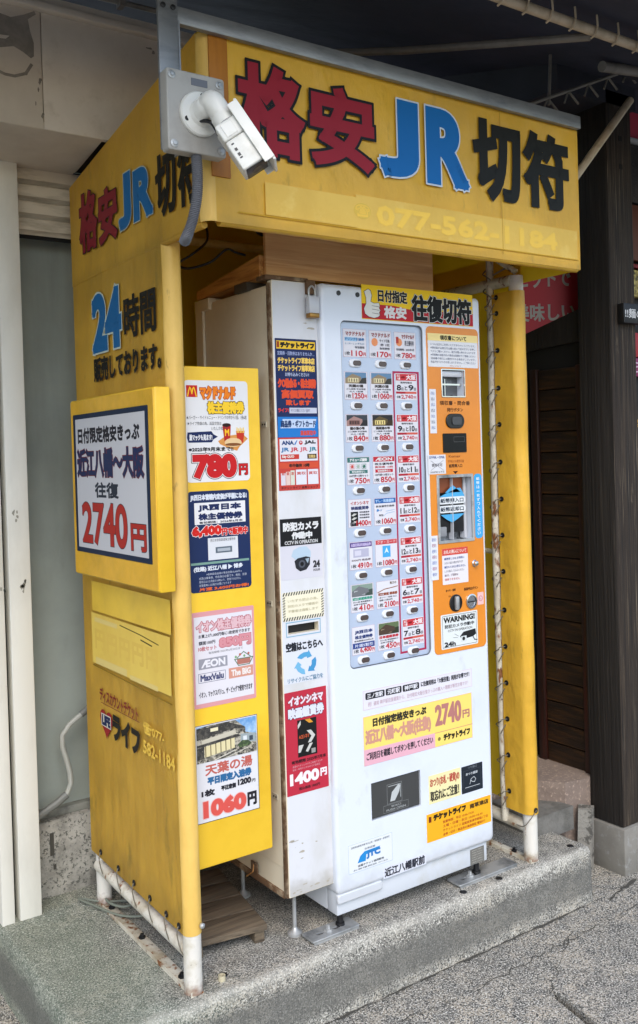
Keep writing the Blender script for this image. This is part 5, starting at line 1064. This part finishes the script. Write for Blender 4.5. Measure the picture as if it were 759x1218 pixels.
P.text('WARNING!', .07, .08, .92, .25, '#17191b', .0012, 2); P.text('防犯カメラ作動中', .10, .30, .90, .41, '#24262a', .0004, 2); P.text('CCTV IN OPERATION', .18, .45, .84, .52, '#3a3c40', .0001, 2)
P.poly([(.50, .70), (.60, .58), (.93, .54), (.95, .70), (.86, .76), (.56, .80)], '#1c1e20', 1.5); P.rect(.53, .70, .68, .86, '#c4caca', 2); P.disc(.60, .78, .006, '#1c1e20', 2.6, 12); P.line([(.86, .76), (.90, .86), (.97, .88)], .0016, '#44484c', 2)
P.line([(.36, .60), (.46, .68)], .0006, '#6a6e70'); P.line([(.32, .70), (.44, .72)], .0006, '#6a6e70'); P.text('24h', .08, .80, .38, .94, '#24262a', .0012, 2); P.build('lettering', o)
# lower notices
def lowsheet(x0, x1, z0, z1, col, r=.002): return onsheet(x0, x1, z0, z1, col, r, 'notice', 0)
o, P = lowsheet(.102, .529, .6175, .6725, '#d0ced6', .003); P.frame(0, 0, 1, 1, .0007, '#c89aa4', .6)
for q, (t, a, b) in enumerate((('三ノ宮駅', .02, .185), ('元町駅', .195, .335), ('神戸駅', .345, .495))): P.rect(a, .12, b, .48, '#24242a', 1, .004); P.text(t, a+.015, .17, b-.015, .43, '#cfcfd4', .0005, 2)
P.text('に往復利用は「大阪往復」利用がお得です！', .51, .13, .975, .42, '#33333c', .0006, 2); P.text('例）通常 神戸駅往復運賃から、日付限定大阪往復きっぷの購入＋精算が断然お得です！', .04, .62, .96, .86, '#b49aa6', .0001, 2); P.build('lettering', o)
o, P = lowsheet(.100, .526, .457, .5985, '#e6cb6a', .001); P.poly([(0, .67), (.635, .69), (.635, 1), (0, 1)], '#d4a2b0', .5); P.line([(.635, .695), (1, .695)], .0008, '#b46a70', 1); P.frame(0, 0, 1, 1, .001, '#cf9ca8', .8)
P.text('日付指定格安きっぷ', .08, .06, .56, .24, '#2b2a22', .0014, 2); P.text('近江八幡～大阪(往復)', .015, .28, .60, .62, '#bf8a78', .0018, 2, out=('#c8a078', .0006)); P.text('2740', .64, .10, .895, .56, '#a8706a', .0032, 2); P.text('円', .905, .34, .975, .52, '#a8706a', .0012, 2)
P.text('ご利用日を確認してボタンを押してください', .02, .74, .615, .90, '#26242c', .0006, 2); P.disc(.675, .84, .006, '#7a6a3c', 1.4, 10); P.text('チケットライフ', .715, .76, .975, .91, '#26241c', .0016, 2); P.build('lettering', o)
# delivery hatch
inset(.122, .3085, .2955, .403, 'hatch_liner', BLK, .02)
g = Geo(); slab(g, front(.007), rrect(.1245, .306, .298, .4005, .001, 1), [], 0, .003, mat('hatch_flap', '#3b3c3c', .28, coat=.4), .001); hf = g.build('delivery_flap', VM)
P = Print(front(.004), .1245, .306, .298, .4005, .0003); P.frame(.32, .16, .63, .72, .0008, '#8f9292', 1); P.poly([(.38, .66), (.42, .40), (.56, .22), (.60, .26), (.57, .44), (.48, .66)], '#b0b4b4', 1.4); P.line([(.35, .22), (.60, .22), (.60, .60)], .0008, '#b0b4b4', 2); P.frame(.24, .74, .76, .95, .0006, '#8f9292', 1); P.text('取出口', .40, .77, .60, .83, '#a8acac', 0, 2); P.text('PUSH OPEN', .30, .86, .70, .92, '#a8acac', 0, 2); P.build('lettering', hf)
o, P = lowsheet(.340, .4705, .2895, .3755, '#dcd3a0', .001); P.text('おつり(お札・硬貨)の', .04, .10, .96, .46, '#a84a3c', .0008, 2); P.text('取忘れにご注意！', .04, .55, .94, .92, '#33302c', .0009, 2); P.build('lettering', o)
o, P = lowsheet(.4745, .5645, .2895, .3735, '#1c232c', .002); P.frame(.09, .17, .91, .86, .0006, '#4a5058', 1); P.text('つり銭口', .30, .04, .72, .13, '#7c828a', 0, 2); P.text('おつり返却', .2, .26, .75, .36, '#b9bec2', .0003, 2); P.line([(.38, .70), (.44, .52), (.58, .46), (.66, .56), (.60, .66), (.48, .62), (.42, .56)], .0009, '#b9bec2', 2); P.line([(.16, .80), (.84, .80)], .0008, '#b9bec2', 2); P.build('lettering', o)
o, P = lowsheet(.328, .5965, .176, .261, '#dfa21e', .001); P.text('チケットライフ', .10, .06, .60, .30, '#2c2212', .0018, 2); P.text('南草津店', .66, .10, .96, .28, '#4a3414', .0008, 2); P.rect(.03, .10, .07, .30, '#6a2c14', 1)
for q, t in enumerate(('営業時間：平日 10:00-19:30', '土曜・日曜・祝日 10:00-18:30', 'チケットライフ 滋賀県草津市野路1丁目', '金券・切手・商品券の高価買取 電話077')): P.text(t, .24, .38+.15*q, (.72, .86, .94, .9)[q], .48+.15*q, '#a03a1c', .0001, 2)
P.build('lettering', o)
o, P = lowsheet(.034, .1935, .163, .245, '#d0d4d8', .003); P.frame(0, 0, 1, 1, .0006, '#7a9ab4', .6); P.text('滋賀県自動販売機 地元企業・管理運営・設置責任', .06, .08, .94, .15, '#4a5460', 0, 2)
P.poly([(.20, .70), (.26, .48), (.36, .36), (.72, .34), (.68, .46), (.40, .48), (.38, .70)], '#1f7fc0', 1); P.text('JTC', .40, .38, .72, .66, '#2a6fae', .0018, 2); P.text('全国チケット協同組合', .2, .76, .8, .84, '#3a444e', .0002, 2); P.text('会員店舗', .36, .24, .60, .31, '#3a444e', 0, 2); P.text('お客様相談 0120', .10, .88, .88, .94, '#4a5460', 0, 2); P.build('lettering', o)
o, P = lowsheet(.1575, .3215, .116, .149, '#c9ccd6', .001); P.text('近江八幡駅前', .03, .10, .97, .90, '#2b2d36', .0010, 2); P.build('lettering', o)

# ------------------------------------------------------------------ security camera on its bracket
SCM = thing('security_camera', 'white bullet security camera on a grey plate at the left awning corner', 'security camera', (-.5, -.3, 2.1))
g = Geo(); g.box(-.604, -.556, YA-.038, YA-.029, 2.03, 2.366, ALU, .002); g.box(-.556, -.556+.004, YA-.038, YA+.0, 2.03, 2.32, ALU); g.build('bracket', SCM)
for z in (2.345,):
    for x in (-.592, -.568):
        g = Geo(); g.lathe((x, YA-.038, z), (0, -1, 0), [(0, .006), (.003, .006), (.004, .002)], DKMET, 12); g.build('screw', SCM)
YP = -.30
g = Geo(); slab(g, front(YP+.03), rrect(-.604, -.462, 2.022, 2.198, .006, 3), [], 0, .03, PLATE, .003); g.build('plate', SCM)
for x, z in ((-.592, 2.184), (-.476, 2.182), (-.590, 2.036), (-.476, 2.036)):
    g = Geo(); g.lathe((x, YP, z), (0, -1, 0), [(0, .009), (.002, .009), (.003, .005), (.005, .004)], STEEL, 14); g.build('screw', SCM)
o = sheet(front(YP), -.545, -.505, 2.170, 2.186, '#6b6f78', SCM, 'maker_plate', r=.001)
cb = Vector((-.527, YP, 2.108))
g = Geo(); g.lathe(cb, (0, -1, 0), [(0, .049), (.006, .049), (.010, .046), (.012, .030), (.020, .026), (.022, .0)], CWHITE, 32); mb = g.build('mount_base', SCM)
for a in (85, 205, 325):
    g = Geo(); a = math.radians(a); g.lathe(cb+Vector((.039*math.cos(a), -.0095, .039*math.sin(a))), (0, -1, 0), [(0, .006), (.0015, .0055)], DKMET, 10); g.build('screw', mb)
dax = Vector((.405, -.36, -.86)).normalized(); nrm = Vector((.70, -.45, .50)); nrm = (nrm-dax*nrm.dot(dax)).normalized(); bi = dax.cross(nrm)
j = cb+Vector((.004, -.055, .010))
g = Geo(); g.tube(smoothpts([cb+Vector((.0, -.01, 0)), cb+Vector((.002, -.038, .008)), j, j+dax*.045], 5), [.027]*6+[.0245]*9+[.021], CWHITE, 20); g.build('arm', SCM)
j2 = j+dax*.045
fr = Frame(j2, nrm, -dax)   # local: u along nrm, w back along axis
M4 = Matrix((( nrm.x, bi.x, dax.x, j2.x), (nrm.y, bi.y, dax.y, j2.y), (nrm.z, bi.z, dax.z, j2.z), (0, 0, 0, 1)))
g = Geo(); g.lathe((0, 0, -.012), (0, 0, 1), [(0, .022), (.002, .026), (.03, .027)], CWHITE, 24); g.v = [M4 @ Vector(p) for p in g.v]; g.build('swivel_joint', SCM)
g = Geo(); g.lathe((0, 0, -.0135), (0, 0, 1), [(0, .0235), (.0015, .0235)], mat('joint_seam_grey', '#77777a', .5), 24); g.lathe((0, 0, .0125), (0, 0, 1), [(0, .0278), (.0012, .0278)], mat('joint_seam_grey', '#77777a', .5), 24); g.v = [M4 @ Vector(p) for p in g.v]; g.build('joint_ring', SCM)
g = Geo(); g.box(-.031, .031, -.030, .030, .014, .055, CWHITE, .004, 3, M4); g.box(-.031, .029, -.031, .031, .0565, .128, CWHITE, .004, 3, M4); g.build('housing', SCM)
g = Geo(); g.box(-.025, .026, -.026, .026, .124, .1305, BLK, .002, 2, M4); g.lathe((0, 0, .130), (0, 0, 1), [(0, .014), (.001, .013), (.0005, .0)], GLASS, 20); nv = len(g.v); 
for i in range(len(g.v)-60-0, len(g.v)): g.v[i] = M4 @ Vector(g.v[i])
g.build('lens', SCM)
g = Geo(); g.box(.0335, .040, -.036, .036, -.012, .146, CWHITE, .002, 2, M4); g.box(.016, .040, .0345, .038, -.008, .140, CWHITE, .001, 1, M4); g.box(.016, .040, -.038, -.0345, -.008, .140, CWHITE, .001, 1, M4); g.build('sunshield', SCM)
for t, w in ((.066, .002), (.078, .004), (.090, .0045), (.100, .002)):
    g = Geo(); g.box(-.022, -.016, -.0318, -.0305, t, t+w*1.6, BLK, 0, 1, M4); g.build('port', SCM, 0)
    g = Geo(); g.box(-.022, -.016, .0305, .0318, t, t+w*1.6, BLK, 0, 1, M4); g.build('port', SCM, 0)
g = Geo(); g.box(-.020, .006, -.0312, -.0298, .020, .050, CWHITE, .0008, 1, M4); g.box(-.020, .006, .0298, .0312, .020, .050, CWHITE, .0008, 1, M4); g.build('service_cover', SCM)
g = Geo(); g.tube(smoothpts([cb+Vector((-.008, -.02, -.02)), cb+Vector((.004, -.045, -.03)), cb+Vector((.02, -.05, -.055)), j2+dax*.02-nrm*.028], 5), .0045, BLK, 8); g.build('lead', SCM)
g = Geo(); P0 = smoothpts([(-.530, YP+.015, 2.024), (-.531, YP+.01, 1.98), (-.534, YP+.01, 1.93), (-.540, YP+.02, 1.885), (-.546, YP+.035, 1.853), (-.540, YP+.065, 1.842)], 24)
g.tube(P0, [.0125 if i % 2 else .0105 for i in range(len(P0))], CONDU, 14); g.build('conduit_hose', SCM, 20)
